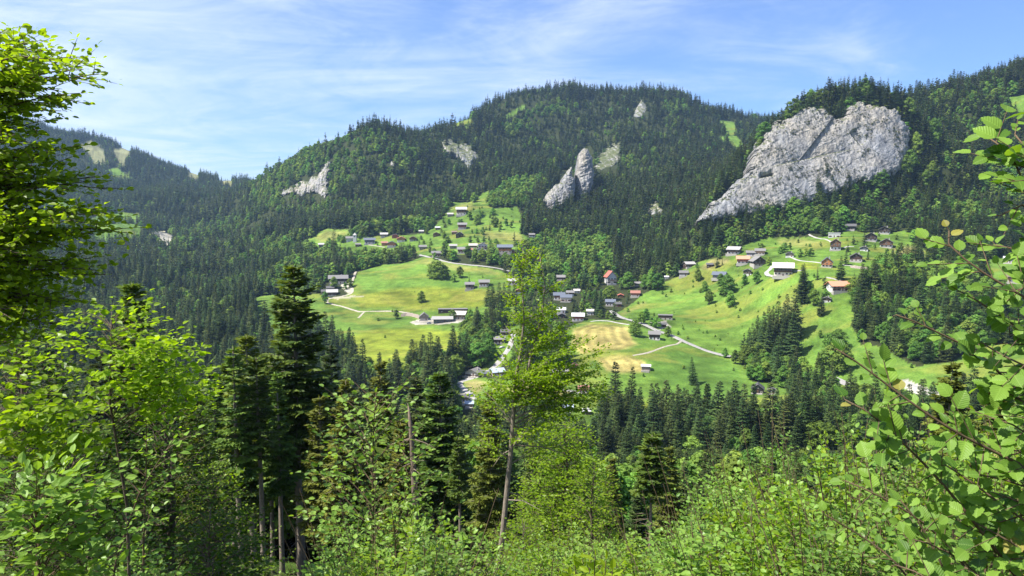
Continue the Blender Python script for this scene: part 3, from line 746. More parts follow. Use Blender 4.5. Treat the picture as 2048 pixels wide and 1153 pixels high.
def window(root, cx, cz, ww, wh, yf, side=0, parts=2, shutters=False):
    """side 0: wall facing -y at y=yf; side 1: wall facing +x at x=yf; -1: wall facing -x"""
    def place(g, a0, a1, z0, z1, p0, p1):
        if side == 0: g.box(a0, a1, yf - p1, yf - p0, z0, z1)
        elif side == 1: g.box(yf + p0, yf + p1, a0, a1, z0, z1)
        else: g.box(yf - p1, yf - p0, a0, a1, z0, z1)
    g = Geo(); f = 0.10
    place(g, cx - ww / 2 - f, cx - ww / 2, cz - wh / 2, cz + wh / 2, -0.02, 0.07); place(g, cx + ww / 2, cx + ww / 2 + f, cz - wh / 2, cz + wh / 2, -0.02, 0.07)
    place(g, cx - ww / 2 - f, cx + ww / 2 + f, cz + wh / 2, cz + wh / 2 + f, -0.02, 0.07); place(g, cx - ww / 2 - f - 0.06, cx + ww / 2 + f + 0.06, cz - wh / 2 - f, cz - wh / 2, -0.02, 0.11)
    place(g, cx - 0.035, cx + 0.035, cz - wh / 2, cz + wh / 2, -0.02, 0.06)
    if shutters:
        place(g, cx - ww / 2 - f - ww * 0.55, cx - ww / 2 - f - 0.04, cz - wh / 2, cz + wh / 2, 0.0, 0.05); place(g, cx + ww / 2 + f + 0.04, cx + ww / 2 + f + ww * 0.55, cz - wh / 2, cz + wh / 2, 0.0, 0.05)
    fo = link('window', g.mesh('window', [MH['shutter'] if shutters else MH['frame']]), root)
    if parts > 1:
        g2 = Geo(); place(g2, cx - ww / 2, cx + ww / 2, cz - wh / 2, cz + wh / 2, -0.10, 0.025)
        link('pane', g2.mesh('pane', [MH['glass']]), fo)

HOUSES = []
def house(u, v, wpx, ridge, roof, wood, plas, label, cat='chalet', name='chalet', hk=0.42, yaw=0, pitch=0.42, dk=1.0, ph=None, win=None, balc=None, chim=True, cc=True, dy=0.0, flat=False, foot=None):
    """u,v: photo pixel of the middle of the front's foot line; wpx: width in photo pixels"""
    x, y, z = hit(u, v + dy, 350)
    w = wpx * y / F / (1.12 if not flat else 1.0)
    if ridge == 'y': pass
    h = hk * w; d = w * dk
    y += d * 0.5
    za = [float(zat(x + a * w * .5, y + b * d * .5)) for a in (-1, 1) for b in (-1, 1)]
    z = 0.6 * z + 0.4 * sum(za) / 4
    rz = math.atan2(-x, y) * 1.0 + math.radians(yaw)
    big = wpx >= 20
    root = thing(name, label, cat, (x, y, z), rz)
    HOUSES.append((u, v, wpx, h / y * F * 1.4, x, y, z, max(w, d)))
    X, Y = w / 2, d / 2
    ph = (0.42 if ph is None else ph) * h if plas else 0
    low = -3.0
    if plas:
        g = Geo(); g.box(-X, X, -Y, Y, low, ph); link('wall', g.mesh('wall', [MH['p_' + plas]]), root)
    rise = (X if ridge == 'y' else Y) * pitch * (0 if flat else 1)
    if wood or not plas:
        e = 0.06
        g = Geo(); x0, y0 = X + e, Y + e; zb = ph if plas else low
        if flat:
            g.box(-x0, x0, -y0, y0, zb, h)
        elif ridge == 'y':
            V = [(-x0, -y0, zb), (x0, -y0, zb), (x0, -y0, h), (0, -y0, h + rise), (-x0, -y0, h), (-x0, y0, zb), (x0, y0, zb), (x0, y0, h), (0, y0, h + rise), (-x0, y0, h)]
            g.add(V, [[(0, 1, 2, 3, 4), (9, 8, 7, 6, 5)], [(1, 6, 7, 2), (5, 0, 4, 9), (2, 7, 8, 3), (4, 3, 8, 9), (0, 5, 6, 1)]])
        else:
            V = [(-x0, -y0, zb), (-x0, y0, zb), (-x0, y0, h), (-x0, 0, h + rise), (-x0, -y0, h), (x0, -y0, zb), (x0, y0, zb), (x0, y0, h), (x0, 0, h + rise), (x0, -y0, h)]
            g.add(V, [[(4, 3, 2, 1, 0), (5, 6, 7, 8, 9)], [(0, 5, 9, 4), (6, 1, 2, 7), (2, 3, 8, 7), (3, 4, 9, 8), (1, 6, 5, 0)]])
        link('timber_storey' if plas else 'wall', g.mesh('timber_storey', [MH['w_' + wood] if wood else MH['p_' + plas]]), root)
    else:
        g = Geo()
        zb = ph
        if ridge == 'y':
            V = [(-X, -Y, zb), (X, -Y, zb), (X, -Y, h), (0, -Y, h + rise), (-X, -Y, h), (-X, Y, zb), (X, Y, zb), (X, Y, h), (0, Y, h + rise), (-X, Y, h)]
            g.add(V, [[(0, 1, 2, 3, 4), (9, 8, 7, 6, 5)], [(1, 6, 7, 2), (5, 0, 4, 9), (2, 7, 8, 3), (4, 3, 8, 9)]])
        else:
            V = [(-X, -Y, zb), (-X, Y, zb), (-X, Y, h), (-X, 0, h + rise), (-X, -Y, h), (X, -Y, zb), (X, Y, zb), (X, Y, h), (X, 0, h + rise), (X, -Y, h)]
            g.add(V, [[(4, 3, 2, 1, 0), (5, 6, 7, 8, 9)], [(0, 5, 9, 4), (6, 1, 2, 7), (2, 3, 8, 7), (3, 4, 9, 8)]])
        link('upper_wall', g.mesh('upper_wall', [MH['p_' + plas]]), root)
    if wpx >= 18 and not flat and cat != 'farm shed':
        g = Geo(); g.box(-X * 1.15, X * .8, -Y - 3.2, -Y - 0.07, -2.6, 0.02); g.box(-X * 1.15, X * .8, -Y - 3.35, -Y - 3.21, -2.6, 0.45)
        link('terrace', g.mesh('terrace', [MH['p_stone']]), root)
    # roof
    g = Geo(); ov = 0.11 * w; th = 0.26
    if flat:
        g.box(-X - 0.4, X + 0.4, -Y - 0.4, Y + 0.4, h + 0.003, h + 0.35)
    else:
        a, b = (X, Y) if ridge == 'y' else (Y, X)
        s = rise / a
        pr = [(-a - ov, h - s * ov + 0.05), (0, h + rise + 0.05), (a + ov, h - s * ov + 0.05), (a + ov, h - s * ov + 0.05 + th), (0, h + rise + 0.05 + th * 1.15), (-a - ov, h - s * ov + 0.05 + th)]
        b2 = b + ov
        if ridge == 'y': V = [(p, -b2, q) for p, q in pr] + [(p, b2, q) for p, q in pr]
        else: V = [(b2, p, q) for p, q in pr] + [(-b2, p, q) for p, q in pr]
        k = 6
        g.add(V, [[(i, (i + 1) % k, (i + 1) % k + k, i + k) for i in range(k)] + [(0, 5, 4, 1), (1, 4, 3, 2), (6, 7, 10, 11), (7, 8, 9, 10)]])
    ro = link('roof', g.mesh('roof', [MH['r_' + roof]]), root)
    if chim and not flat:
        g = Geo(); cx, cy = (0.22 * w, 0.12 * d) if ridge == 'y' else (0.2 * w, 0.10 * d)
        zt = h + rise + 0.7
        g.box(cx - 0.35, cx + 0.35, cy - 0.35, cy + 0.35, h * 0.9, zt); g.box(cx - 0.48, cx + 0.48, cy - 0.48, cy + 0.48, zt, zt + 0.14)
        link('chimney', g.mesh('chimney', [MH['chim']]), ro)
    # openings on the valley front and the flanks
    nwin = (4 if wpx >= 30 else 3 if wpx >= 20 else 2) if win is None else win
    two = h > 4.3
    rows = [(0.26 * h, 0.17 * h)] + ([(0.70 * h, 0.17 * h)] if two else [])
    for r, (cz, hh) in enumerate(rows):
        yf = -Y - (0.06 if (wood and cz > ph) or not plas else 0)
        for i in range(nwin):
            cx = -X + w * (i + 0.5) / nwin
            if r == 0 and i == nwin // 2 and nwin > 1:
                g = Geo(); g.box(cx - 0.5, cx + 0.5, yf - 0.05, yf + 0.05, 0.05, 2.05); link('door', g.mesh('door', [MH['door']]), root); continue
            window(root, cx, cz, min(1.5, w / nwin * 0.55), min(1.4, hh * 1.6), yf, 0, 2 if big else 1, shutters=big and r == 0 and not wood)
    if wpx >= 16:
        for sd in (-1, 1):
            xf = X + (0.06 if wood else 0)
            for cy in (-0.25 * d, 0.22 * d):
                window(root, cy, 0.6 * h, 0.9, 1.0, sd * xf, sd, 2 if big else 1)
    if ridge == 'y' and not flat and wpx >= 16:
        window(root, 0, h + rise * 0.32, 0.9, 0.9, -Y - (0.06 if wood else 0), 0, 1)
    if (balc is None and wpx >= 18 and two and not flat) or balc:
        g = Geo(); bz = 0.50 * h; bd = min(1.4, 0.1 * w + 0.3)
        yf = -Y - 0.06
        g.box(-X * 0.94, X * 0.94, yf - bd, yf, bz - 0.14, bz)
        link('balcony', g.mesh('balcony', [MH['w_' + (wood or 'brown')]]), root)
        g = Geo(); g.box(-X * 0.94, X * 0.94, yf - bd, yf - bd + 0.07, bz + 0.92, bz + 1.0)
        nb = int(w / 0.28)
        for i in range(nb + 1):
            px = -X * 0.94 + 0.04 + (2 * X * 0.94 - 0.08) * i / nb
            g.box(px - 0.05, px + 0.05, yf - bd + 0.015, yf - bd + 0.055, bz, bz + 0.92)
        link('railing', g.mesh('railing', [MH['w_' + (wood or 'brown')]]), root.children[-1] if False else root)
    return root

H = house
# far upper hamlet
H(642, 495, 13, 'x', 'pale', 'grey', None, 'small pale roofed hay hut below the brown hill meadow', 'hut', 'hay_hut', chim=False, win=1)
H(699, 484, 17, 'x', 'grey', None, 'greyp', 'grey roofed chapel nave beside its white tower', 'chapel', 'chapel', chim=False)
H(738, 489, 22, 'x', 'blue', 'slate', 'white', 'dark blue grey house just right of the white chapel tower', dk=0.8)
H(715, 494, 11, 'x', 'grey', 'brown', None, 'low grey roofed shed below the chapel', 'shed', 'shed', chim=False, win=1)
H(767, 476, 15, 'x', 'pale', 'grey', 'stone', 'pale roofed farmhouse at the wood edge right of the blue house')
H(789, 477, 13, 'y', 'grey', 'red', None, 'small dark red chalet behind the orange gabled one')
H(801, 485, 17, 'y', 'orange', 'orange', 'cream', 'chalet with salmon roof and orange gable in the far hamlet')
H(768, 492, 13, 'x', 'rust', 'orange', None, 'low rust roofed house beside the orange chalet', balc=False)
H(782, 495, 18, 'y', 'blue', 'orange', 'white', 'orange timber chalet with dark blue roof and white base')
H(825, 483, 15, 'y', 'brown', 'brown', 'stone', 'brown weathered chalet at the right end of the far hamlet')
H(817, 466, 12, 'y', 'grey', 'dark', None, 'small dark hut beside a lone spruce above the far hamlet', 'hut', 'hut', chim=False)
H(842, 467, 10, 'x', 'pale', 'grey', None, 'tiny pale roofed shed next to the hillside spruce', 'shed', 'shed', chim=False, win=1)
H(845, 500, 15, 'x', 'grey', 'grey', None, 'grey barn beside the upper lane', 'barn', 'barn', chim=False)
# farm on the left of the hill
H(674, 569, 37, 'x', 'grey', 'dark', 'cream', 'large dark timber farmhouse with grey roof left of the hill meadow', 'farmhouse', 'farmhouse', dk=0.7, hk=0.34)
H(662, 592, 22, 'x', 'pale', 'dark', None, 'small open barn with pale roof below the large farmhouse', 'barn', 'barn', chim=False, hk=0.34, win=1)
H(649, 590, 16, 'x', 'dark', 'grey', 'stone', 'low dark shed left of the small open barn', 'shed', 'shed', chim=False)
H(659, 583, 15, 'x', 'black' if 'black' in ROOF else 'dark', 'black', None, 'black boarded building behind the small open barn', 'shed', 'shed', chim=False)
H(847, 641, 19, 'y', 'grey', 'grey', 'stone', 'grey gabled stone barn left of the modern farm sheds', 'barn', 'barn', chim=False, pitch=0.8)
# upper village
H(922, 432, 21, 'x', 'cream', 'brown', 'cream', 'large brown house with cream roof at the top of the hamlet', hk=0.62)
H(900, 434, 12, 'x', 'pale', 'grey', None, 'low pale shed left of the topmost brown house', 'shed', 'shed', chim=False, win=1)
H(924, 459, 18, 'x', 'grey', 'red', 'stone', 'dark red house with grey roof under the topmost house', hk=0.55)
H(875, 460, 10, 'x', 'white', 'brown', None, 'tiny white roofed hut among trees', 'hut', 'hut', chim=False, win=1)
H(872, 474, 14, 'y', 'brown', 'brown', None, 'small brown hut in the pasture of the upper hamlet', 'hut', 'hut', chim=False)
H(919, 476, 17, 'y', 'grey', 'dark', None, 'dark grey gabled chalet in the middle of the pasture', pitch=0.6)
H(908, 469, 10, 'x', 'brown', 'brown', None, 'little brown shed beside the dark gabled chalet', 'shed', 'shed', chim=False, win=1)
H(965, 500, 20, 'y', 'grey', None, 'white', 'white gabled house between the cream roof and the solar roof', 'house', 'house', hk=0.5)
H(946, 498, 17, 'x', 'cream', 'brown', 'cream', 'house with cream yellow roof left of the white gable', 'house', 'house')
H(924, 507, 20, 'x', 'grey', 'brown', 'stone', 'brown barn with grey roof left of the reddish roofs', 'barn', 'barn')
H(939, 505, 13, 'x', 'rust', None, 'cream', 'small cream house with reddish roof by the lane', 'house', 'house')
H(960, 506, 16, 'y', 'grey', None, 'white', 'small white cottage in front of the white gable', 'cottage', 'cottage')
H(1010, 508, 30, 'x', 'blue', 'orange', 'cream', 'long orange timber house under a blue solar roof', 'house', 'house', hk=0.48, dk=0.7)
H(1028, 508, 13, 'x', 'brown', 'orange', None, 'orange timber annex at the right end of the solar roof house', 'annex', 'annex', chim=False)
H(872, 514, 19, 'x', 'grey', 'brown', 'cream', 'old grey roofed barn at the bend of the upper lane', 'barn', 'barn')
H(906, 498, 15, 'x', 'pale', 'grey', None, 'light grey roofed barn behind the row of trees', 'barn', 'barn', chim=False)
H(1076, 522, 12, 'y', 'brown', 'brown', None, 'small brown hut by the beech tip', 'hut', 'hut', chim=False)
H(1064, 475, 12, 'x', 'grey', 'dark', 'white', 'small white and dark house at the forest edge', 'house', 'house')
H(939, 580, 19, 'x', 'grey', 'dark', 'stone', 'dark brown chalet on stilts in the lower hill meadow', hk=0.6)
H(968, 573, 21, 'x', 'grey', 'brown', 'white', 'grey roofed chalet above the clump of dark spruces')
H(1026, 570, 20, 'x', 'pale', 'brown', 'white', 'chalet with pale roof right of the spruce clump')
H(1039, 588, 16, 'y', 'rust', 'red', 'white', 'red brown chalet partly behind the beech')
# farm sheds in the middle
H(884, 646, 40, 'x', 'pale', 'slate', None, 'long farm shed with pale roof and blue grey wall', 'farm shed', 'farm_shed', hk=0.22, dk=0.6, pitch=0.3, chim=False, balc=False)
H(919, 640, 27, 'x', 'cream', 'brown', 'stone', 'taller cream roofed farm building right of the blue grey shed', 'farm building', 'farm_building', hk=0.42, chim=False, yaw=-14, balc=False)
H(905, 626, 58, 'x', 'grey', 'dark', None, 'long flat dark cow shed behind the farm buildings', 'cow shed', 'cow_shed', hk=0.10, dk=0.28, flat=True, win=4)
H(1011, 671, 20, 'x', 'dark', 'dark', None, 'dark brown cabin above the white terrace chalet', 'cabin', 'cabin', hk=0.36)
H(999, 688, 23, 'x', 'grey', 'dark', 'white', 'dark chalet with white terrace beside the valley road')
# village centre
H(1122, 562, 18, 'x', 'grey', 'dark', 'stone', 'grey roofed chalet at the foot of the broadleaf wood')
H(1119, 600, 23, 'x', 'blue', 'brown', 'white', 'blue roofed house left of its twin', 'house', 'house', balc=False)
H(1133, 604, 23, 'x', 'blue', None, 'cream', 'blue roofed house right of its twin', 'house', 'house', balc=False)
H(1141, 592, 16, 'x', 'grey', 'brown', 'white', 'grey brown chalet above the twin blue roofs')
H(1154, 587, 13, 'x', 'cream', None, 'cream', 'small cream house beside the grey brown chalet', 'house', 'house')
H(1123, 627, 18, 'x', 'white', None, 'white', 'house with bright white roof below the twin blue roofs', 'house', 'house')
H(1124, 637, 16, 'y', 'dark', 'black', None, 'black gabled barn under the bright white roof', 'barn', 'barn', chim=False)
H(1222, 570, 21, 'y', 'red', None, 'white', 'tall white house with steep red roof at the forest foot', 'house', 'house', hk=0.85, pitch=1.1, yaw=18, dk=1.1)
H(1272, 594, 19, 'x', 'rust', 'rust' if 'rust' in WOOD else 'red', 'stone', 'low red roofed cottage right of the round trees', 'cottage', 'cottage')
H(1242, 596, 12, 'y', 'red', 'brown', None, 'tiny hut with red roof between round trees', 'hut', 'hut', chim=False)
H(1222, 612, 20, 'x', 'blue', 'slate', 'white', 'dark modern house with blue grey roof near the junction', 'house', 'house')
H(1237, 614, 14, 'x', 'dark', 'red', None, 'reddish house touching the dark modern one', 'house', 'house')
H(1181, 631, 15, 'x', 'cream', None, 'white', 'small white cube house among the village spruces', 'house', 'house', hk=0.6)
H(1157, 642, 25, 'x', 'white', 'red', 'white', 'red brown chalet with white roof at the hayfield edge')
H(1332, 640, 28, 'x', 'grey', 'dark', 'stone', 'flat grey roofed building above the roadside chalet', 'building', 'building', hk=0.30, flat=True, dk=0.5)
H(1327, 655, 14, 'x', 'dark', 'dark', None, 'small dark shed behind the roadside chalet', 'shed', 'shed', chim=False)
H(1311, 680, 24, 'x', 'grey', 'dark', 'white', 'roadside chalet with brown top and white base', hk=0.52)
H(1293, 742, 19, 'x', 'white', 'grey', None, 'lone white roofed hay shed beside the mown field', 'shed', 'hay_shed', hk=0.5, pitch=0.35, chim=False, win=1, balc=False, dk=0.8)
H(1277, 573, 14, 'x', 'grey', 'dark', 'stone', 'dark house hidden between two round trees', 'house', 'house')
H(1334, 558, 9, 'x', 'white', None, 'white', 'tiny white hut at the top of the right slope', 'hut', 'hut', chim=False, win=1)
H(1118, 756, 37, 'x', 'grey', 'dark', 'white', 'long dark chalet with white base behind the beech', dk=0.55, hk=0.36)
H(1149, 738, 15, 'y', 'rust', 'red', None, 'small red chalet above the long dark one')
H(1168, 786, 22, 'x', 'rust', 'red', 'white', 'red chalet at the foot of the village road')
H(1137, 824, 22, 'x', 'lightblue', 'dark', 'white', 'chalet with pale blue roof deep behind the beech leaves')
H(1174, 830, 17, 'x', 'white', 'dark', None, 'dark cabin with white roof beside the spruce grove', 'cabin', 'cabin')
H(948, 754, 33, 'y', 'grey', None, 'white', 'white gabled house with grey roof by the road bend', 'house', 'house', hk=0.26, yaw=-28, dk=0.8)
H(994, 752, 27, 'x', 'lightblue', 'brown', 'cream', 'house with pale blue solar roof at the road bend', 'house', 'house', yaw=20, hk=0.3)
H(971, 754, 16, 'x', 'blue', 'grey', None, 'low blue roofed garage between the bend houses', 'garage', 'garage', chim=False)
H(927, 803, 20, 'x', 'dark', 'grey', 'white', 'dark roofed house below the road bend', 'house', 'house')
H(938, 815, 18, 'x', 'lightblue', 'grey', 'white', 'pale roofed house partly behind the fir below the bend', 'house', 'house')
# right slope and right village
H(1380, 535, 20, 'x', 'pale', 'dark', None, 'pale roofed barn highest on the left of the right slope', 'barn', 'barn', chim=False, hk=0.36, yaw=22)
H(1369, 553, 18, 'x', 'grey', 'grey', 'white', 'grey and white house below the pale roofed barn', 'house', 'house')
H(1421, 535, 13, 'x', 'dark', 'dark', None, 'small dark shed on the brown bank', 'shed', 'shed', chim=False)
H(1472, 509, 25, 'x', 'pale', 'dark', 'white', 'dark chalet with shining pale roof at the wood edge', yaw=-15)
H(1442, 558, 26, 'x', 'slate' if 'slate' in ROOF else 'blue', 'slate', None, 'low slate coloured modern house on the right slope', 'house', 'house', hk=0.3, yaw=-8)
H(1489, 528, 25, 'x', 'orange', 'red', 'white', 'red chalet with salmon roof', hk=0.42)
H(1504, 513, 18, 'x', 'grey', 'slate', 'white', 'grey modern house beside the building site', 'house', 'house')
H(1523, 510, 20, 'x', 'grey', 'pale', 'stone', 'unfinished house with bare pale timber', 'house', 'house')
H(1519, 533, 27, 'y', 'grey', 'dark', 'stone', 'dark brown chalet with broad grey gable roof', pitch=0.7, yaw=20)
H(1497, 552, 17, 'y', 'dark', 'dark', 'white', 'dark chalet with rows of white windows on the right slope', hk=0.6)
H(1571, 553, 39, 'x', 'cream', 'dark', 'cream', 'large chalet with broad cream roof and long balconies', hk=0.52, dk=0.8, pitch=0.55, win=5)
H(1582, 515, 17, 'y', 'dark', 'grey', 'white', 'small white gabled house behind the large cream roofed chalet', 'house', 'house')
H(1673, 475, 22, 'x', 'white', None, 'white', 'bright white house with open terrace above the brown chalet', 'house', 'house', hk=0.36, flat=True)
H(1675, 501, 22, 'y', 'brown', 'brown', 'white', 'tall brown chalet with white base and timber galleries', hk=0.75, pitch=0.7)
H(1705, 461, 20, 'x', 'dark', 'black', None, 'black boarded hut in the trees at the top of the right hamlet', 'hut', 'hut', chim=False)
H(1747, 483, 25, 'y', 'dark', 'dark', 'white', 'dark chalet with wide roof left of its neighbours', pitch=0.6)
H(1774, 468, 22, 'y', 'dark', 'dark', 'white', 'topmost dark chalet with white base in the right hamlet', pitch=0.5)
H(1778, 496, 26, 'y', 'dark', 'brown', 'white', 'brown chalet with white base beside the dry field', pitch=0.6)
H(1731, 503, 16, 'y', 'grey', 'slate', 'white', 'small grey chalet under the spruces')
H(1658, 535, 23, 'y', 'blue', 'orange', 'cream', 'orange gabled chalet with dark blue roof by the big spruce', hk=0.5, pitch=0.85)
H(1717, 524, 25, 'y', 'dark', 'dark', 'stone', 'dark chalet with flowered front right of the big spruce', pitch=0.6)
H(1680, 584, 39, 'x', 'orange', None, 'white', 'white house with orange tiled roof', 'house', 'house', hk=0.34, yaw=30, dk=0.7, pitch=0.55)
H(1656, 605, 17, 'y', 'grey', 'dark', 'white', 'small dark hut below the orange tiled house', 'hut', 'hut')
H(1519, 787, 25, 'y', 'dark', 'black', None, 'black gabled log hut in the lower clearing', 'hut', 'log_hut', pitch=0.75, hk=0.4, chim=False)
H(1546, 788, 18, 'y', 'grey', None, 'white', 'small white gabled hut right of the black log hut', 'hut', 'hut', chim=False)
H(2026, 527, 22, 'x', 'white', None, 'white', 'white house behind the alder leaves', 'house', 'house')
H(2040, 566, 30, 'x', 'brown', 'brown', 'white', 'brown roofed house behind the alder leaves')
# dormer strip on the big chalet, chapel tower, retaining wall and stone heap
def chapel_tower():
    x, y, z = hit(710, 484, 350)
    root = thing('chapel_tower', 'slim white chapel tower with pale cap beside the nave', 'tower', (x, y, z)); 
    g = Geo(); g.box(-2.4, 2.4, -2.4, 2.4, -3, 9.5); link('wall', g.mesh('wall', [MH['p_white']]), root)
    g = Geo(); g.add([(-2.8, -2.8, 9.5), (2.8, -2.8, 9.5), (2.8, 2.8, 9.5), (-2.8, 2.8, 9.5), (0, 0, 13)], [[(0, 1, 4), (1, 2, 4), (2, 3, 4), (3, 0, 4)], [(3, 2, 1, 0)]]); link('roof', g.mesh('roof', [MH['r_pale']]), root)
    g = Geo(); g.box(-0.6, 0.6, -2.47, -2.38, 6.6, 8.4); link('belfry_opening', g.mesh('belfry_opening', [MH['glass']]), root)
    HOUSES.append((710, 484, 9, 22, x, y, z, 5))
chapel_tower()
def rubble_wall(px, h, label):
    c = resample([hit(u, v)[:2] for u, v in px], 1.5)
    g = Geo(); r = np.random.default_rng(3)
    z = zat(c[:, 0], c[:, 1])
    n = len(c); V = []; 
    top = z + h * (0.8 + 0.4 * r.random(n))
    V = np.concatenate([np.stack([c[:, 0], c[:, 1] - 0.9, z - 1.5], 1), np.stack([c[:, 0], c[:, 1] + 0.1, top], 1), np.stack([c[:, 0], c[:, 1] + 1.3, top], 1), np.stack([c[:, 0], c[:, 1] + 1.6, z - 1.5], 1)])
    i = np.arange(n - 1)
    q = np.concatenate([np.stack([i + k * n, i + 1 + k * n, i + 1 + (k + 1) * n, i + (k + 1) * n], 1) for k in range(3)])
    g.add(V, [q, [(0, n, 2 * n, 3 * n), (4 * n - 1, 3 * n - 1, 2 * n - 1, n - 1)]])
    o = link('retaining_wall', g.mesh('retaining_wall', [M['stonewall']])); tag(o, label, 'wall')
rubble_wall(PG("802,634 815,632 828,634 838,638"), 3.2, 'pinkish rubble wall holding the bank left of the farm')
rubble_wall(PG("1702,536 1722,538 1742,541"), 2.2, 'grey rubble bank below the dark flowered chalet')
def stone_heap(u, v, w, label):
    x, y, z = hit(u, v, 300); g = Geo(); r = np.random.default_rng(9)
    for i in range(60):
        a = r.random() * 6.28; q = r.random() ** 0.7 * w; s = 0.3 + 0.7 * r.random()
        th = np.linspace(0, 6.28, 6)[:-1]
        bx, by = x + q * math.cos(a), y + q * 0.6 * math.sin(a); bz = z + max(0, (1 - q / w)) * 1.6 - 0.2
        g.box(bx - s, bx + s * 0.8, by - s * 0.7, by + s, bz - 0.4, bz + s)
    tag(link('stone_heap', g.mesh('stone_heap', [M['stonewall']])), label, 'stone heap')
stone_heap(1480, 815, 3.0, 'heap of pinkish stones at the lower forest edge')

def car(u, v, yaw, paint, label):
    x, y, z = hit(u, v, 300); root = thing('parked_car', label, 'car', (x, y, z + .05), yaw)
    m = simple('car_paint', paint, .35, .03, 1, .5)
    g = Geo(); prof = [(-2.05, .35), (-2.08, .75), (-1.95, .92), (-1.1, .98), (-.45, 1.42), (1.05, 1.44), (1.75, 1.0), (2.05, .92), (2.08, .35)]
    k = len(prof); V = [(a, -.82 + (.10 if b > 1.2 else 0), b) for a, b in prof] + [(a, .82 - (.10 if b > 1.2 else 0), b) for a, b in prof]
    g.add(V, [[tuple(range(k)), tuple(range(2 * k - 1, k - 1, -1))], [(i, i + k, (i + 1) % k + k, (i + 1) % k) for i in range(k)]]); link('body', g.mesh('body', [m]), root)
    for sgn in (-1, 1):
        g = Geo(); yy = sgn * .80; g.add([(-.95, yy, 1.0), (1.45, yy, 1.02), (.95, yy - sgn * .06, 1.36), (-.42, yy - sgn * .06, 1.36), (-.95, yy + sgn * .03, 1.0), (1.45, yy + sgn * .03, 1.02), (.95, yy - sgn * .04, 1.36), (-.42, yy - sgn * .04, 1.36)], [[(0, 1, 2, 3), (4, 5, 6, 7)]]); link('side_window', g.mesh('side_window', [MH['glass']]), root)
        for wx in (-1.3, 1.3):
            g = Geo(); g.tube([(wx, sgn * .62, .32), (wx, sgn * .86, .32)], .32, 12); link('wheel', g.mesh('wheel', [MH['r_dark']]), root)
car(1004, 697, .5, (.6, .6, .6), 'white car parked beside the valley road below the terrace chalet')
car(858, 648, .1, (.10, .12, .2), 'dark car parked on the farm yard in front of the sheds')
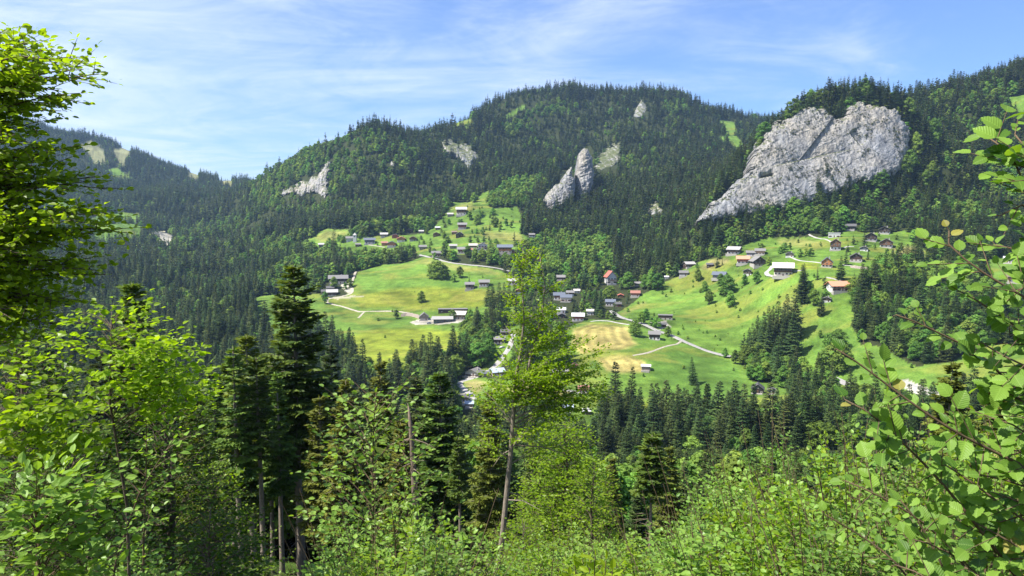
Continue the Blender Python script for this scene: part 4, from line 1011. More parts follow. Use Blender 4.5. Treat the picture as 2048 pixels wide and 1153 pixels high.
# ------------------------------------------------------------------ tree shapes
def needle_tree(seed, h, cb, rad, per_m, nb, detail, droop=0.25, up=0.12, sparse=0.0, shape=0.85, tipk=1.0, sec=0.55, bare=0.0):
    """conifer: whorls of boughs; returns (trunk Geo, crown Geo). detail 0 far, 1 middle, 2 near"""
    r = np.random.default_rng(seed)
    tg, cg = Geo(), Geo()
    nt = 5 if detail == 0 else 9
    zt = np.linspace(-1.0, h, nt); wob = 0.012 * h
    tx = np.cumsum(r.normal(0, wob / nt, nt)); ty = np.cumsum(r.normal(0, wob / nt, nt)); tx -= tx[0]; ty -= ty[0]
    rt = np.interp(zt, [-1, 0.3, h * .6, h], [0.019 * h, 0.0135 * h, 0.008 * h, 0.02])
    tg.tube(np.stack([tx, ty, zt], 1), rt, 5 if detail == 0 else 8)
    def axis_at(z): return np.array([np.interp(z, zt, tx), np.interp(z, zt, ty), z])
    nw = max(6, int((h - cb * h) * per_m))
    zs = cb * h + (h * 0.985 - cb * h) * (np.arange(nw) / (nw - 1)) ** 0.92
    P, A, Nn, S, TT = [], [], [], [], []
    for k, z in enumerate(zs):
        f = (z - cb * h) / (h - cb * h)
        L0 = rad * ((1 - f) ** shape) * (0.55 + 0.45 * min(1, f * 5 + 0.35)) + 0.03 * rad
        n = max(3, int(round(nb * (1 - 0.45 * f))))
        ph = r.random() * 6.28
        for b in range(n):
            if r.random() < sparse or (detail == 2 and f < .22 and r.random() < .55 - 2.2 * f): continue
            a = ph + 6.283 * (b + r.normal(0, 0.16)) / n
            L = L0 * r.uniform(0.68, 1.18); zz = z + r.normal(0, 0.5 / per_m)
            o = axis_at(min(zz, h * 0.98)); e = np.array([math.cos(a), math.sin(a), 0])
            el = up + 0.75 * f ** 2 + r.normal(0, 0.06); dr = droop * (1 - f) * r.uniform(0.6, 1.4)
            def pt(s): return o + e * (L * s * math.cos(el * .6)) + np.array([0, 0, L * (s * math.sin(el) - dr * s * (1 - 0.25 * s))])
            if detail == 0:
                side = np.array([-e[1], e[0], 0])
                wd = L * r.uniform(0.26, 0.40) + 0.12
                p0, p1, p2 = pt(0.08), pt(0.55), pt(1.0)
                j = r.normal(0, 0.10 * L, (4, 3)) * (1, 1, 0.7)
                V = [p0, p1 + side * wd + j[0] - (0, 0, 0.10 * L), p2 + j[1], p1 - side * wd + j[2] - (0, 0, 0.10 * L), p1 + (0, 0, 0.07 * L)]
                t = np.clip(0.45 + 0.4 * r.normal(), 0, 1)
                cg.add(V, [[(0, 4, 1), (4, 2, 1), (0, 3, 4), (4, 3, 2)]], t)
                # a second, shorter bough of foliage beneath
                V2 = [p0 - (0, 0, .04 * h / nw), (p0 + p1) / 2 + side * wd * .8 - (0, 0, .25 * L), p1 + j[3] - (0, 0, .20 * L), (p0 + p1) / 2 - side * wd * .8 - (0, 0, .25 * L)]
                cg.add(V2, [[(0, 2, 1), (0, 3, 2)]], np.clip(t + 0.2 * r.normal(), 0, 1))
            else:
                if detail == 2:
                    tg.tube([pt(0), pt(0.5), pt(0.95)], [0.012 * L + 0.012, 0.008 * L + 0.008, 0.004], 4, False)
                step = (0.30 if detail == 2 else 0.62) * tipk
                m = max(3, int(L / step))
                base_t = np.clip(0.45 + 0.25 * r.normal(), 0, 1)
                for q in range(m):
                    s = 0.10 + 0.90 * (q + r.random() * 0.7) / m
                    if s < bare: continue
                    c = pt(s); d = pt(min(1.05, s + 0.05)) - pt(s - 0.05); d /= np.linalg.norm(d) + 1e-9
                    lat = np.cross(d, (0, 0, 1.0)); lat /= np.linalg.norm(lat) + 1e-9
                    ll = L * sec * (1.02 - s) ** 0.8 * r.uniform(0.7, 1.2) + step * 0.9
                    for sg in (-1, 1):
                        dd = d * r.uniform(0.55, 0.9) + lat * sg * r.uniform(0.7, 1.0) + np.array([0, 0, r.normal(-0.10, 0.10)])
                        dd /= np.linalg.norm(dd)
                        if detail == 1:
                            P.append(c); A.append(dd - np.array([0, 0, 0.12])); Nn.append(np.array([r.normal(0, .25), r.normal(0, .25), 1])); S.append((0.26 * ll + 0.22, ll, ll)); TT.append(np.clip(base_t + 0.22 * r.normal(), 0, 1))
                        else:
                            k2 = max(1, int(ll / 0.26))
                            for w in range(k2):
                                cc = c + dd * ll * (w / k2) - np.array([0, 0, 0.10 * ll * (w / k2) ** 2])
                                for s2 in (-1, 0, 1):
                                    if s2 == 0 and w < k2 - 1: continue
                                    l3 = 0.20 + 0.16 * r.random() + 0.10 * (1 - w / k2)
                                    ax = dd + s2 * r.uniform(0.6, 1.0) * np.cross(dd, (0, 0, 1.0)) + np.array([0, 0, r.normal(-0.06, 0.12)])
                                    P.append(cc); A.append(ax); Nn.append(np.array([r.normal(0, .95), r.normal(0, .95), 1])); S.append((l3 * 0.62, l3 * 1.6, l3)); TT.append(np.clip(base_t + 0.25 * r.normal() + 0.25 * (w == k2 - 1), 0, 1))
    if detail:
        tm = [(0, 0, 0), (-0.5, 0.35, -0.05), (-0.3, 0.8, -0.12), (0, 1, -0.2), (0.3, 0.8, -0.12), (0.5, 0.35, -0.05)]
        if detail == 1:
            cg.leaves([(0, 0, 0), (-0.5, 0.45, -0.10), (0, 1, -0.16), (0.5, 0.45, -0.10), (0, 0.5, 0.0)], [[(0, 4, 1), (1, 4, 2), (2, 4, 3), (3, 4, 0)]], P, A, Nn, S, np.array(TT))
        else:
            cg.leaves([(0, 0, 0), (-0.5, 0.5, -0.05), (0, 1, -0.12), (0.5, 0.5, -0.05)], [[(0, 3, 2, 1)]], P, A, Nn, S, np.array(TT))
        # leader
        cg.leaves([(0, 0, 0), (-0.5, 0.5, 0), (0, 1, 0), (0.5, 0.5, 0)], [[(0, 3, 2, 1)]], [axis_at(h * .965)] * 3, [(0, 0, 1), (0.2, 0, 1), (0, 0.2, 1)], [(1, 0, 0), (0, 1, 0), (1, 1, 0)], [(0.2, 0.045 * h, 1)] * 3, np.full(3, 0.5))
    return tg, cg

def leafy_tree(seed, h, rad, nblob, nleaf, lsize, cb=0.22, tall=1.0, fork=True):
    """broadleaf tree: lumpy crown of leaf sprays round several limbs"""
    r = np.random.default_rng(seed); tg, cg = Geo(), Geo()
    pts = [(0, 0, -0.8), (r.normal(0, .02 * h), r.normal(0, .02 * h), cb * h), (r.normal(0, .03 * h), r.normal(0, .03 * h), 0.8 * h)]
    tg.tube(pts, [0.022 * h, 0.016 * h, 0.003 * h], 6)
    B = []
    for i in range(nblob):
        f = (i + 0.5) / nblob; a = i * 2.4 + r.normal(0, .3)
        z = cb + (0.93 - cb) * f
        env = math.sin(math.pi * min(1, (0.16 + 0.84 * f) ** 0.8)) ** 0.7 if i < nblob - 1 else 0
        q = rad * env * r.uniform(0.35, 0.72)
        br = rad * r.uniform(0.34, 0.52) * (1 - 0.35 * f)
        c = np.array([q * math.cos(a), q * math.sin(a), z * h]); B.append((c, br))
        tg.tube([(0, 0, max(0.1 * h, c[2] - 0.25 * h)), c * (0.5, 0.5, 1) - (0, 0, .08 * h), c], [0.009 * h, 0.006 * h, 0.002 * h], 4, False)
    P, A, Nn, S, TT = [], [], [], [], []
    tot = sum(b[1] ** 2 for b in B)
    for c, br in B:
        n = max(6, int(nleaf * br ** 2 / tot))
        d = r.normal(size=(n, 3)); d /= np.linalg.norm(d, axis=1, keepdims=True)
        d[:, 2] = np.where(d[:, 2] < -0.35, -d[:, 2], d[:, 2])
        rr = br * (1 - 0.40 * r.random(n) ** 2.6) * (1 + 0.18 * r.normal(size=n))
        p = c + d * rr[:, None] * (1, 1, 0.82 * tall)
        nn = d + r.normal(0, 0.36, (n, 3)) + (0, 0, 0.40)
        ax = np.cross(nn, r.normal(size=(n, 3)))
        P.append(p); A.append(ax); Nn.append(nn); s = lsize * r.uniform(0.6, 1.5, n); S.append(np.stack([s, s * 1.25, s], 1))
        TT.append(np.clip(r.normal(0.5, 0.12) + 0.25 * r.normal(size=n), 0, 1))
    cg.leaves([(0, -0.5, 0), (-0.45, -0.1, 0.10), (-0.25, 0.4, 0.05), (0.1, 0.55, -0.05), (0.45, 0.1, 0.08), (0.25, -0.4, 0.05)], [[(0, 5, 4, 3, 2, 1)]], np.concatenate(P), np.concatenate(A), np.concatenate(Nn), np.concatenate(S), np.concatenate(TT))
    return tg, cg

class Kind:
    def __init__(s, tg, cg, mt, mc, h, nm):
        s.trunk = tg.mesh(nm + '_trunk', [mt], True); s.crown = cg.mesh(nm + '_crown', [mc], False, True); s.h = h

FARC = [Kind(*needle_tree(40 + i, 20, 0.06, (3.7, 4.2, 3.3, 4.5)[i], 0.66, 8, 0, droop=(0.40, 0.30, 0.45, 0.3)[i], shape=(0.75, 0.7, 0.85, 0.62)[i]), M['bark'], M['spruce'], 20, 'spruce') for i in range(4)]
MIDC = [Kind(*needle_tree(60 + i, 22, (0.08, 0.14, 0.05)[i], (4.0, 3.6, 4.5)[i], (1.15, 1.05, 1.1)[i], 9, 1, droop=0.35, shape=(0.85, 0.75, 0.9)[i]), M['bark'], M['spruce'], 22, 'spruce') for i in range(3)]
FARB = [Kind(*leafy_tree(80 + i, 14, (4.8, 5.4, 4.2, 4.6)[i], (9, 11, 9, 8)[i], 620, 1.05, 0.14, (1, 0.9, 1.2, 1.05)[i]), M['bark'], M['broad'], 14, 'broadleaf') for i in range(4)]
MIDB = [Kind(*leafy_tree(90 + i, 14, (4.8, 5.2, 4.0)[i], (16, 18, 15)[i], 2600, 0.52, (0.14, 0.12, 0.18)[i], (1, 0.9, 1.25)[i]), M['bark'], M['broad'], 14, 'broadleaf') for i in range(3)]

# ------------------------------------------------------------------ where trees grow (photo regions)
LEAFY = [(PG("495,372 540,345 600,305 690,268 760,262 790,300 740,330 700,370 640,420 560,430 510,420"), 0.88),
         (PG("1000,262 1040,235 1085,205 1125,205 1130,225 1080,245 1020,280"), 0.85),
         (PG("930,430 985,395 1010,375 1060,355 1090,365 1070,395 1040,420 985,440"), 0.96),
         (PG("745,300 800,280 860,330 800,370 760,380"), 0.55),
         (PG("560,430 700,440 860,430 930,420 930,400 800,405 700,410 600,400"), 0.6),
         (PG("500,490 620,470 760,495 780,540 720,560 640,590 560,590 500,580"), 0.75),
         (PG("1030,480 1120,470 1220,490 1230,560 1120,560 1050,560"), 0.93),
         (PG("1420,470 1500,430 1620,420 1700,430 1760,450 1700,478 1560,480 1450,500"), 0.86),
         (PG("1620,400 1900,380 2100,400 2100,470 1900,470 1700,440"), 0.45),
         (PG("1690,540 1990,520 2100,700 1990,720 1880,720 1760,690 1720,640"), 0.62),
         (PG("640,640 980,650 980,760 900,790 640,800"), 0.62), (PG("1440,715 1640,745 1700,800 1560,765 1480,770"), 0.9),
         (PG("1400,850 1700,800 2100,860 2100,960 1400,960"), 0.45),
         (PG("300,480 520,420 520,560 420,640 320,600"), 0.42), (PG("640,470 860,450 880,510 720,520"), 0.8), (PG("850,470 1060,490 1060,540 850,520"), 0.85),
         (PG("1330,195 1370,185 1375,240 1335,240"), 0.7), (PG("1080,240 1270,250 1250,290 1080,270"), 0.3), (PG("1180,330 1330,260 1340,300 1250,350"), 0.3),
         (PG("1840,200 2048,160 2100,250 1900,260"), 0.35), (PG("1950,340 2048,300 2100,400 1960,400"), 0.5), (PG("760,700 980,660 990,760 800,760"), 0.8)]
CLEAR = [PG("1460,436 1500,428 1520,436 1470,448"), PG("1030,620 1240,560 1340,560 1330,640 1240,660 1120,700 1030,720")]
VILLAGE = [PG("670,480 860,460 1040,480 1050,515 860,512 690,512"), PG("1040,560 1240,560 1290,600 1240,640 1130,650 1040,700"), PG("860,430 1000,430 1000,500 850,500"), PG("1360,505 1540,500 1560,555 1400,560"), PG("1640,470 1830,470 1790,530 1650,540"),
           PG("920,745 1180,745 1190,830 930,830")]
cap_u = [-400, 0, 150, 300, 430, 560, 700, 800, 900, 960, 1100, 1200, 1300, 1450, 1600, 2048, 2500]
cap_v = [600, 640, 690, 710, 690, 720, 745, 770, 800, 850, 880, 905, 895, 890, 892, 885, 850]

def scatter():
    cand = []
    r = np.random.default_rng(77)
    for y0, y1, s in ((72, 260, 6.0), (260, 470, 5.4), (470, 1300, 6.6), (1300, 2900, 10.2)):
        k = 1.02 * y1
        xs = np.arange(-k * 0.95, k * 0.92, s); ys = np.arange(y0, y1, s)
        x, y = np.meshgrid(xs, ys)
        x = x + r.uniform(-.5, .5, x.shape) * s * 0.95; y = y + r.uniform(-.5, .5, y.shape) * s * 0.95
        m = (np.abs(x / y) < 0.80)
        cand.append(np.stack([x[m], y[m]], 1))
    C = np.concatenate(cand)
    x, y = C[:, 0], C[:, 1]
    z = zat(x, y); u, v = project(x, y, z)
    wu = fbm(x / 16, y / 16, 31, 3) * 5.0 * np.clip(600 / y, .3, 1.6); wv = fbm(x / 16, y / 16, 47, 3) * 3.0 * np.clip(600 / y, .3, 1.6)
    mead, _ = classify(u + wu, v + wv); mead &= y > 330
    vis = ground_seen(x, y, z)
    vis_top = ground_seen(x, y, z + 26)
    keep = vis_top & (u > -110) & (u < 2170) & (v > 60)
    seen_mead = mead & vis
    # scattered trees round the houses, hedgerow trees
    vill = np.zeros(len(x), bool)
    for p in VILLAGE: vill |= inpoly(u, v, p)
    keep &= ~(seen_mead & ~(vill & (r.random(len(x)) < np.where(y < 560, 0.03, 0.10))))
    clr = np.zeros(len(x), bool)
    for p in CLEAR: clr |= inpoly(u, v, p)
    keep &= ~(clr & (r.random(len(x)) < 0.55) & (y > 400))
    for nm, p in ROCKS.items():
        keep &= ~(inpoly(u, v, p) & vis & (y > 500) & ((r.random(len(x)) < 0.86) | (nm in ('cliff', 'rock_pillar', 'rock_spur'))))
        if nm not in ('cliff',): keep &= ~(inpoly(u, v - 13, p) & vis & (y > 500) & (r.random(len(x)) < 0.8))
    for p in SCREE + GRAVEL: keep &= ~(inpoly(u, v, p) & (y > 330))
    for c, w in ROADW:
        lo, hi = c.min(0) - 12, c.max(0) + 12
        i = np.nonzero((x > lo[0]) & (x < hi[0]) & (y > lo[1]) & (y < hi[1]))[0]
        if len(i): 
            d = polydist(x[i], y[i], c, False); keep[i[d < w / 2 + 3.5]] = False
    C = C[keep]; x, y, z, u, v, vis = x[keep], y[keep], z[keep], u[keep], v[keep], vis[keep]
    vill = vill[keep] & (y > 330)
    n = len(x)
    pl = np.full(n, 0.10); pl[(y < 470)] = 0.22; pl[(u < 520) & (y > 500)] = 0.22; pl[(u < 520) & (y > 1700)] = 0.06
    for p, q in LEAFY:
        i = inpoly(u, v, p) & (y > 330); pl[i] = q
    pl[vill] = np.maximum(pl[vill], 0.7)
    clump = fbm(x / 45, y / 45, 301, 3)
    leaf = r.random(n) < np.clip(pl + clump * 0.7 * (pl * (1 - pl) * 4), 0, 1)
    h = np.where(leaf, r.uniform(9, 15.5, n), r.uniform(15, 27, n) * np.where(y > 1300, 0.95, 1.0))
    h *= np.clip(1 + fbm(x / 70, y / 70, 311, 3) * 0.7, 0.5, 1.3) * np.where(leaf, 1, r.choice([0.6, 0.85, 1.0, 1.0, 1.12, 1.2], n))
    h[vill] *= 0.62
    # the lower edge of the near woods is young growth
    vt = v - h * F / y
    lim = np.interp(u, cap_u, cap_v) + r.uniform(-8, 26, n)
    near = y < 300
    hn = (v - lim) * y / F
    h = np.where(near, np.minimum(h, hn), h)
    ok = h > 3.2
    # keep houses in sight
    top = v - h * F / y; half = 0.16 * h * F / y
    for hu, hv, hw, hh, hx, hy, hz, hs in HOUSES:
        ok &= ~((np.abs(u - hu) < hw / 2 + half + 1) & (y < hy + 3) & (top < hv - 1) & (v > hv - hh) & (y > 330))
        ok &= ~((x - hx) ** 2 + (y - hy) ** 2 < (hs * 0.62 + 3.5) ** 2)
    return [a[ok] for a in (x, y, z, u, v, h, leaf, vis)]
TX, TY, TZ, TU, TV, TH, TL, TVIS = scatter()

# single trees standing in the meadows: foot pixel, height in pixels, conifer 0 / broadleaf 1
SOLO = """1386,769,57,0 1681,560,48,0 1650,578,27,0 1708,576,35,0 1608,572,46,0 1634,560,28,0 1641,631,47,0 1691,530,33,0 1729,492,32,0 1773,527,20,0
1505,827,60,0 1552,832,60,0 1593,756,44,0 1634,757,55,0 1642,794,38,0 1672,790,42,0 1805,832,72,0
1557,692,92,0 1539,690,74,0 1515,690,62,0 1498,700,46,0 1568,700,70,0 1528,700,50,0 1486,708,44,0
989,685,38,0 920,708,44,0 926,724,56,0 976,612,46,0 986,616,50,0 997,618,54,0 1008,614,50,0 1018,612,48,0 1029,610,46,0 1002,622,40,0 887,511,29,0 860,505,22,0
1200,633,54,0 1178,616,32,0 1168,618,34,0 1146,628,34,0 1155,630,30,0 1227,640,38,0 938,566,16,0 817,466,13,0 840,464,14,0 1735,520,26,0
793,638,20,1 868,556,34,1 878,558,38,1 889,559,30,1 920,556,24,1 907,564,18,1 1256,578,36,1 1302,578,38,1 1316,580,36,1 1290,578,30,1 1221,600,30,1 1271,673,36,1 1283,648,26,1 1336,673,22,1 1313,656,24,1 1303,652,18,1 1292,640,24,1
1489,571,24,1 1409,583,22,1 1418,609,30,1 1461,614,34,1 1454,590,42,1 1441,572,26,1 1513,569,28,1 1396,562,26,1 1737,718,18,1 1648,752,58,1 1666,748,66,1 1686,742,58,1 1657,704,40,1 1676,700,44,1
966,470,16,1 992,454,20,1 1000,460,18,1 1012,452,16,1 1022,456,14,1 905,520,20,1 935,515,24,1 950,518,22,1 965,522,26,1 980,522,22,1 994,524,26,1 1010,526,22,1 890,505,24,1 870,520,16,1 843,605,24,1 1600,515,18,1 1612,512,16,1 1622,514,18,1 1570,505,20,1 1580,500,16,1 1560,508,16,1
650,608,26,1 700,575,18,1 752,512,18,1 905,640,22,1 940,655,38,1 955,668,46,1 930,672,34,1 965,690,34,1 947,690,40,1 1000,630,24,1 1015,640,26,1 668,578,26,1 690,580,16,1 986,430,14,1 940,440,18,1 955,450,22,1 960,436,16,1 1650,600,24,1 1616,600,40,1 1628,612,36,1 1600,594,26,1 1640,676,18,1 1450,716,22,1 1470,728,30,1 1500,760,30,1 1530,745,22,1 1590,790,26,1"""
_r = np.random.default_rng(17)
FOOT = []
for u0 in np.arange(1405, 1795, 5.5):
    vb = np.interp(u0, [1400, 1450, 1510, 1560, 1628, 1685, 1740, 1795], [446, 438, 430, 420, 402, 378, 364, 356])
    for q in range(2):
        if _r.random() < 0.8:
            FOOT.append('%.0f,%.0f,%.0f,%d' % (u0 + _r.normal(0, 2), vb + 4 + q * 9 + _r.uniform(0, 8), _r.uniform(18, 40), int(_r.random() < 0.3)))
for q in "1664,264,40 1671,262,46 1679,262,38 1687,257,44 1675,252,50 1668,247,42 1684,243,52 1694,236,46 1600,226,34 1625,220,40 1636,219,44 1648,222,48 1655,226,44 1704,214,44 1716,206,52 1728,206,46 1740,210,56 1752,212,48 1765,214,50 1778,216,40 1792,218,46 1803,226,42 1812,240,36 1580,234,26 1562,243,24 1543,262,20 1640,372,34 1648,388,40 1556,414,36 1690,356,26 1630,398,40".split():
    FOOT.append(q + ",0")
for _a, _b, _y, _k in ((695, 760, 260, 26), (1335, 1372, 196, 18), (955, 985, 240, 8), (1128, 1180, 186, 16), (1425, 1450, 226, 8)):
    for _i in range(_k): FOOT.append('%.0f,%.0f,%.0f,0' % (_r.uniform(_a, _b), _y + _r.uniform(2, 14), _r.uniform(20, 30)))
for _p, _n, _s in ((MEADOWS['right_slope'], 70, 1), (MEADOWS['hill'], 16, 1), (MEADOWS['upper'], 45, 1), (MEADOWS['right_village'], 40, 1), (MEADOWS['lower_right'], 24, 1), (MEADOWS['hay'][10:] + MEADOWS['hay'][6:10], 14, 1)):
    _c = 0; _pp = np.array(_p)
    while _c < _n:
        _u, _v = _r.uniform(_pp[:, 0].min(), min(2040, _pp[:, 0].max())), _r.uniform(_pp[:, 1].min(), _pp[:, 1].max())
        if inpoly(np.array([_u]), np.array([_v]), _p)[0] and not any(abs(_u - q[0]) < q[2] * .6 + 3 and -q[3] < _v - q[1] < 12 for q in HOUSES) and not any(inpoly(np.array([_u]), np.array([_v]), q)[0] for q in HAY):
            FOOT.append('%.0f,%.0f,%.1f,1' % (_u, _v, _r.choice([3.5, 4.5, 5.5, 7, 9]))); _c += 1
for _p, _n in ((PG("1814,222 1870,215 1880,380 1800,385 1812,330 1822,290"), 75), (PG("1590,205 1660,190 1800,195 1812,225 1700,205 1660,222 1600,228"), 40)):
    _c = 0
    while _c < _n:
        _u, _v = _r.uniform(1560, 1890), _r.uniform(180, 390)
        if inpoly(np.array([_u]), np.array([_v]), _p)[0]:
            FOOT.append('%.0f,%.0f,%.0f,%d' % (_u, _v, _r.uniform(24, 44), int(_r.random() < (0.20 if _u > 1800 else 0.04)))); _c += 1
SOLO = SOLO + ' ' + ' '.join(FOOT)
sol = np.array([[float(q) for q in t.split(',')] for t in SOLO.split()])
sp = np.array([hit(u, v, 330) for u, v in sol[:, :2]])
# spruces rooted on the very rim of the cliff
_rim = np.array(PG("1516,300 1536,266 1561,243 1590,228 1622,218 1650,224 1659,234 1667,258 1690,250 1698,240 1704,215 1722,207 1750,214 1790,218 1804,230 1815,258 1819,288"))
_q = resample(_rim, 4.0)
_ru, _rv, _rh, _rp = [], [], [], []
for a, b in _q:
    for k in range(2):
        if _r.random() < (.30 if a < 1570 else .62):
            uu, vv = a + _r.normal(0, 2), b + _r.uniform(0, 5); dd = float(cliff_plane(uu, vv)) + _r.uniform(3, 22)
            p0 = point(uu, vv, dd); _ru.append(uu); _rv.append(vv); _rh.append(_r.choice([_r.uniform(10, 22), _r.uniform(24, 42)])); _rp.append((float(p0[0]), dd, float(p0[2]) - 3.5))
sol = np.concatenate([sol, np.stack([_ru, _rv, _rh, (_r.random(len(_ru)) < .15) * 1.0], 1)]); sp = np.concatenate([sp, np.array(_rp)])
TX = np.concatenate([TX, sp[:, 0]]); TY = np.concatenate([TY, sp[:, 1]]); TZ = np.concatenate([TZ, sp[:, 2]])
TU = np.concatenate([TU, sol[:, 0]]); TV = np.concatenate([TV, sol[:, 1]]); TH = np.concatenate([TH, sol[:, 2] * sp[:, 1] / F]); TL = np.concatenate([TL, sol[:, 3] > 0.5])
SOLOF = np.concatenate([np.zeros(len(TVIS), bool), np.ones(len(sol), bool)]); TVIS = np.concatenate([TVIS, np.ones(len(sol), bool)])
NEARC, NEARB = 38, 14                 # close trees built one by one further down
order = np.argsort(-(TH * F / TY + SOLOF * (TH * F / TY > 12) * 60 - (~TVIS) * 30))
indiv = np.zeros(len(TX), bool)
for want, cnt in ((False, 296 - NEARC), (True, 292 - NEARB)):
    k = [i for i in order if TL[i] == want and 0 < TU[i] < 2048 and TV[i] - TH[i] * F / TY[i] < 1000][:cnt]
    indiv[k] = True

def region(i):
    u, v, y = TU[i], TV[i], TY[i]
    if y < 300:
        return 'on the near slope below the viewpoint, ' + ('left of the tall fir' if u < 560 else 'behind the pale trunks' if u < 960 else 'below the alder thicket' if u > 1500 else 'behind the bare trunked spruce')
    if y < 440:
        return 'in the dark grove below the hayfield' if 1150 < u < 1480 else 'in the wood round the hut clearing' if u >= 1480 else 'in the wood below the buttercup meadow' if u > 560 else 'on the wooded slope left of the tall fir'
    if u < 560: return 'on the wooded slope left of the tall fir'
    if inpoly(np.array([u]), np.array([v]), MEADOWS['hill'])[0]: return 'standing in the buttercup hill meadow'
    if inpoly(np.array([u]), np.array([v]), MEADOWS['right_slope'])[0]: return 'standing on the open right slope'
    if inpoly(np.array([u]), np.array([v]), MEADOWS['right_village'])[0]: return 'among the chalets of the right hamlet'
    if inpoly(np.array([u]), np.array([v]), MEADOWS['upper'])[0]: return 'among the houses of the upper hamlet'
    if u > 1680 and v > 520: return 'in the mixed wood below the right hamlet'
    if u > 1420 and v > 640: return 'beside the valley road on the right'
    if u > 1380: return 'at the foot of the limestone cliff'
    if 1040 < u < 1340 and v > 550: return 'among the village houses'
    if 860 < u < 1040 and v > 600: return 'beside the farm sheds and the valley road'
    if v > 640: return 'in the wood below the buttercup meadow'
    return 'on the main mountain above the hamlets'

def plant(i, n):
    k = None; leaf = TL[i]; px = TH[i] * F / TY[i]
    r = np.random.default_rng(1000 + i)
    if leaf: K = (MIDB if px > 17 else FARB)
    else: K = (MIDC if px > 26 else FARC)
    k = K[int(r.integers(len(K)))]
    s = TH[i] / k.h; wx = s * r.uniform(0.85, 1.2) * (1.15 if SOLOF[i] and leaf else 1.0)
    hm = TH[i]
    reg = region(i)
    if leaf:
        look = 'small round' if hm < 7 else 'tall spreading' if hm > 13 else 'round crowned'
        nm, cat, base = 'broadleaf_tree', 'tree', f'{look} broadleaf tree '
    else:
        look = 'young' if hm < 10 else 'tall' if hm > 22 else 'dark'
        nm, cat, base = 'spruce_tree', 'tree', f'{look} pointed spruce '
    o = thing(nm, base + reg, cat, (TX[i], TY[i], TZ[i] - 0.2), r.uniform(0, 6.28), base.strip() + 's ' + reg, (wx, wx, s))
    link('trunk', k.trunk, o); c = link('crown', k.crown, o)
    return o
for n, i in enumerate(np.nonzero(indiv)[0]):
    plant(i, n)

def forest(name, idx, kinds, label):
    """the wood as one mass: the same tree shapes instanced on points"""
    me = bpy.data.meshes.new(name)
    r = np.random.default_rng(len(idx))
    P = np.stack([TX[idx], TY[idx], TZ[idx] - 0.3], 1).astype(np.float32)
    me.vertices.add(len(idx)); me.vertices.foreach_set('co', P.ravel())
    h = TH[idx] / kinds[0].h
    w = h * r.uniform(0.95, 1.45, len(idx))
    a = me.attributes.new('scl', 'FLOAT_VECTOR', 'POINT'); a.data.foreach_set('vector', np.stack([w, w, h], 1).astype(np.float32).ravel())
    a = me.attributes.new('rot', 'FLOAT_VECTOR', 'POINT'); a.data.foreach_set('vector', np.stack([r.normal(0, .03, len(idx)), r.normal(0, .03, len(idx)), r.uniform(0, 6.28, len(idx))], 1).astype(np.float32).ravel())
    a = me.attributes.new('sort', 'INT', 'POINT'); a.data.foreach_set('value', r.integers(0, len(kinds), len(idx)).astype(np.int32))
    o = link(name, me); tag(o, label, kind='stuff')
    ng = bpy.data.node_groups.new(name + '_nodes', 'GeometryNodeTree')
    ng.interface.new_socket('Geometry', in_out='INPUT', socket_type='NodeSocketGeometry'); ng.interface.new_socket('Geometry', in_out='OUTPUT', socket_type='NodeSocketGeometry')
    gi = ng.nodes.new('NodeGroupInput'); go = ng.nodes.new('NodeGroupOutput'); j = ng.nodes.new('GeometryNodeJoinGeometry')
    def attr(nm, typ):
        n = ng.nodes.new('GeometryNodeInputNamedAttribute'); n.data_type = typ; n.inputs[0].default_value = nm; return n
    at, ar, asx = attr('scl', 'FLOAT_VECTOR'), attr('rot', 'FLOAT_VECTOR'), attr('sort', 'INT')
    e2r = ng.nodes.new('FunctionNodeEulerToRotation'); ng.links.new(ar.outputs[0], e2r.inputs[0])
    for q, k in enumerate(kinds):
        # the model trees are real trees of the same wood
        src = [ob for ob in COL.objects if ob.type == 'MESH' and ob.data == k.crown][:1]; srt = [ob for ob in COL.objects if ob.type == 'MESH' and ob.data == k.trunk][:1]
        if not src: continue
        jj = ng.nodes.new('GeometryNodeJoinGeometry')
        for ob in (src[0], srt[0]):
            oi = ng.nodes.new('GeometryNodeObjectInfo'); oi.transform_space = 'ORIGINAL'; oi.inputs[0].default_value = ob
            ng.links.new(oi.outputs['Geometry'], jj.inputs[0])
        cmp = ng.nodes.new('FunctionNodeCompare'); cmp.data_type = 'INT'; cmp.operation = 'EQUAL'
        ng.links.new(asx.outputs[0], cmp.inputs[2]); cmp.inputs[3].default_value = q
        ip = ng.nodes.new('GeometryNodeInstanceOnPoints')
        ng.links.new(gi.outputs[0], ip.inputs['Points']); ng.links.new(cmp.outputs[0], ip.inputs['Selection']); ng.links.new(jj.outputs[0], ip.inputs['Instance'])
        ng.links.new(e2r.outputs[0], ip.inputs['Rotation']); ng.links.new(at.outputs[0], ip.inputs['Scale'])
        ng.links.new(ip.outputs[0], j.inputs[0])
    ng.links.new(j.outputs[0], go.inputs[0])
    md = o.modifiers.new('wood', 'NODES'); md.node_group = ng
    return o
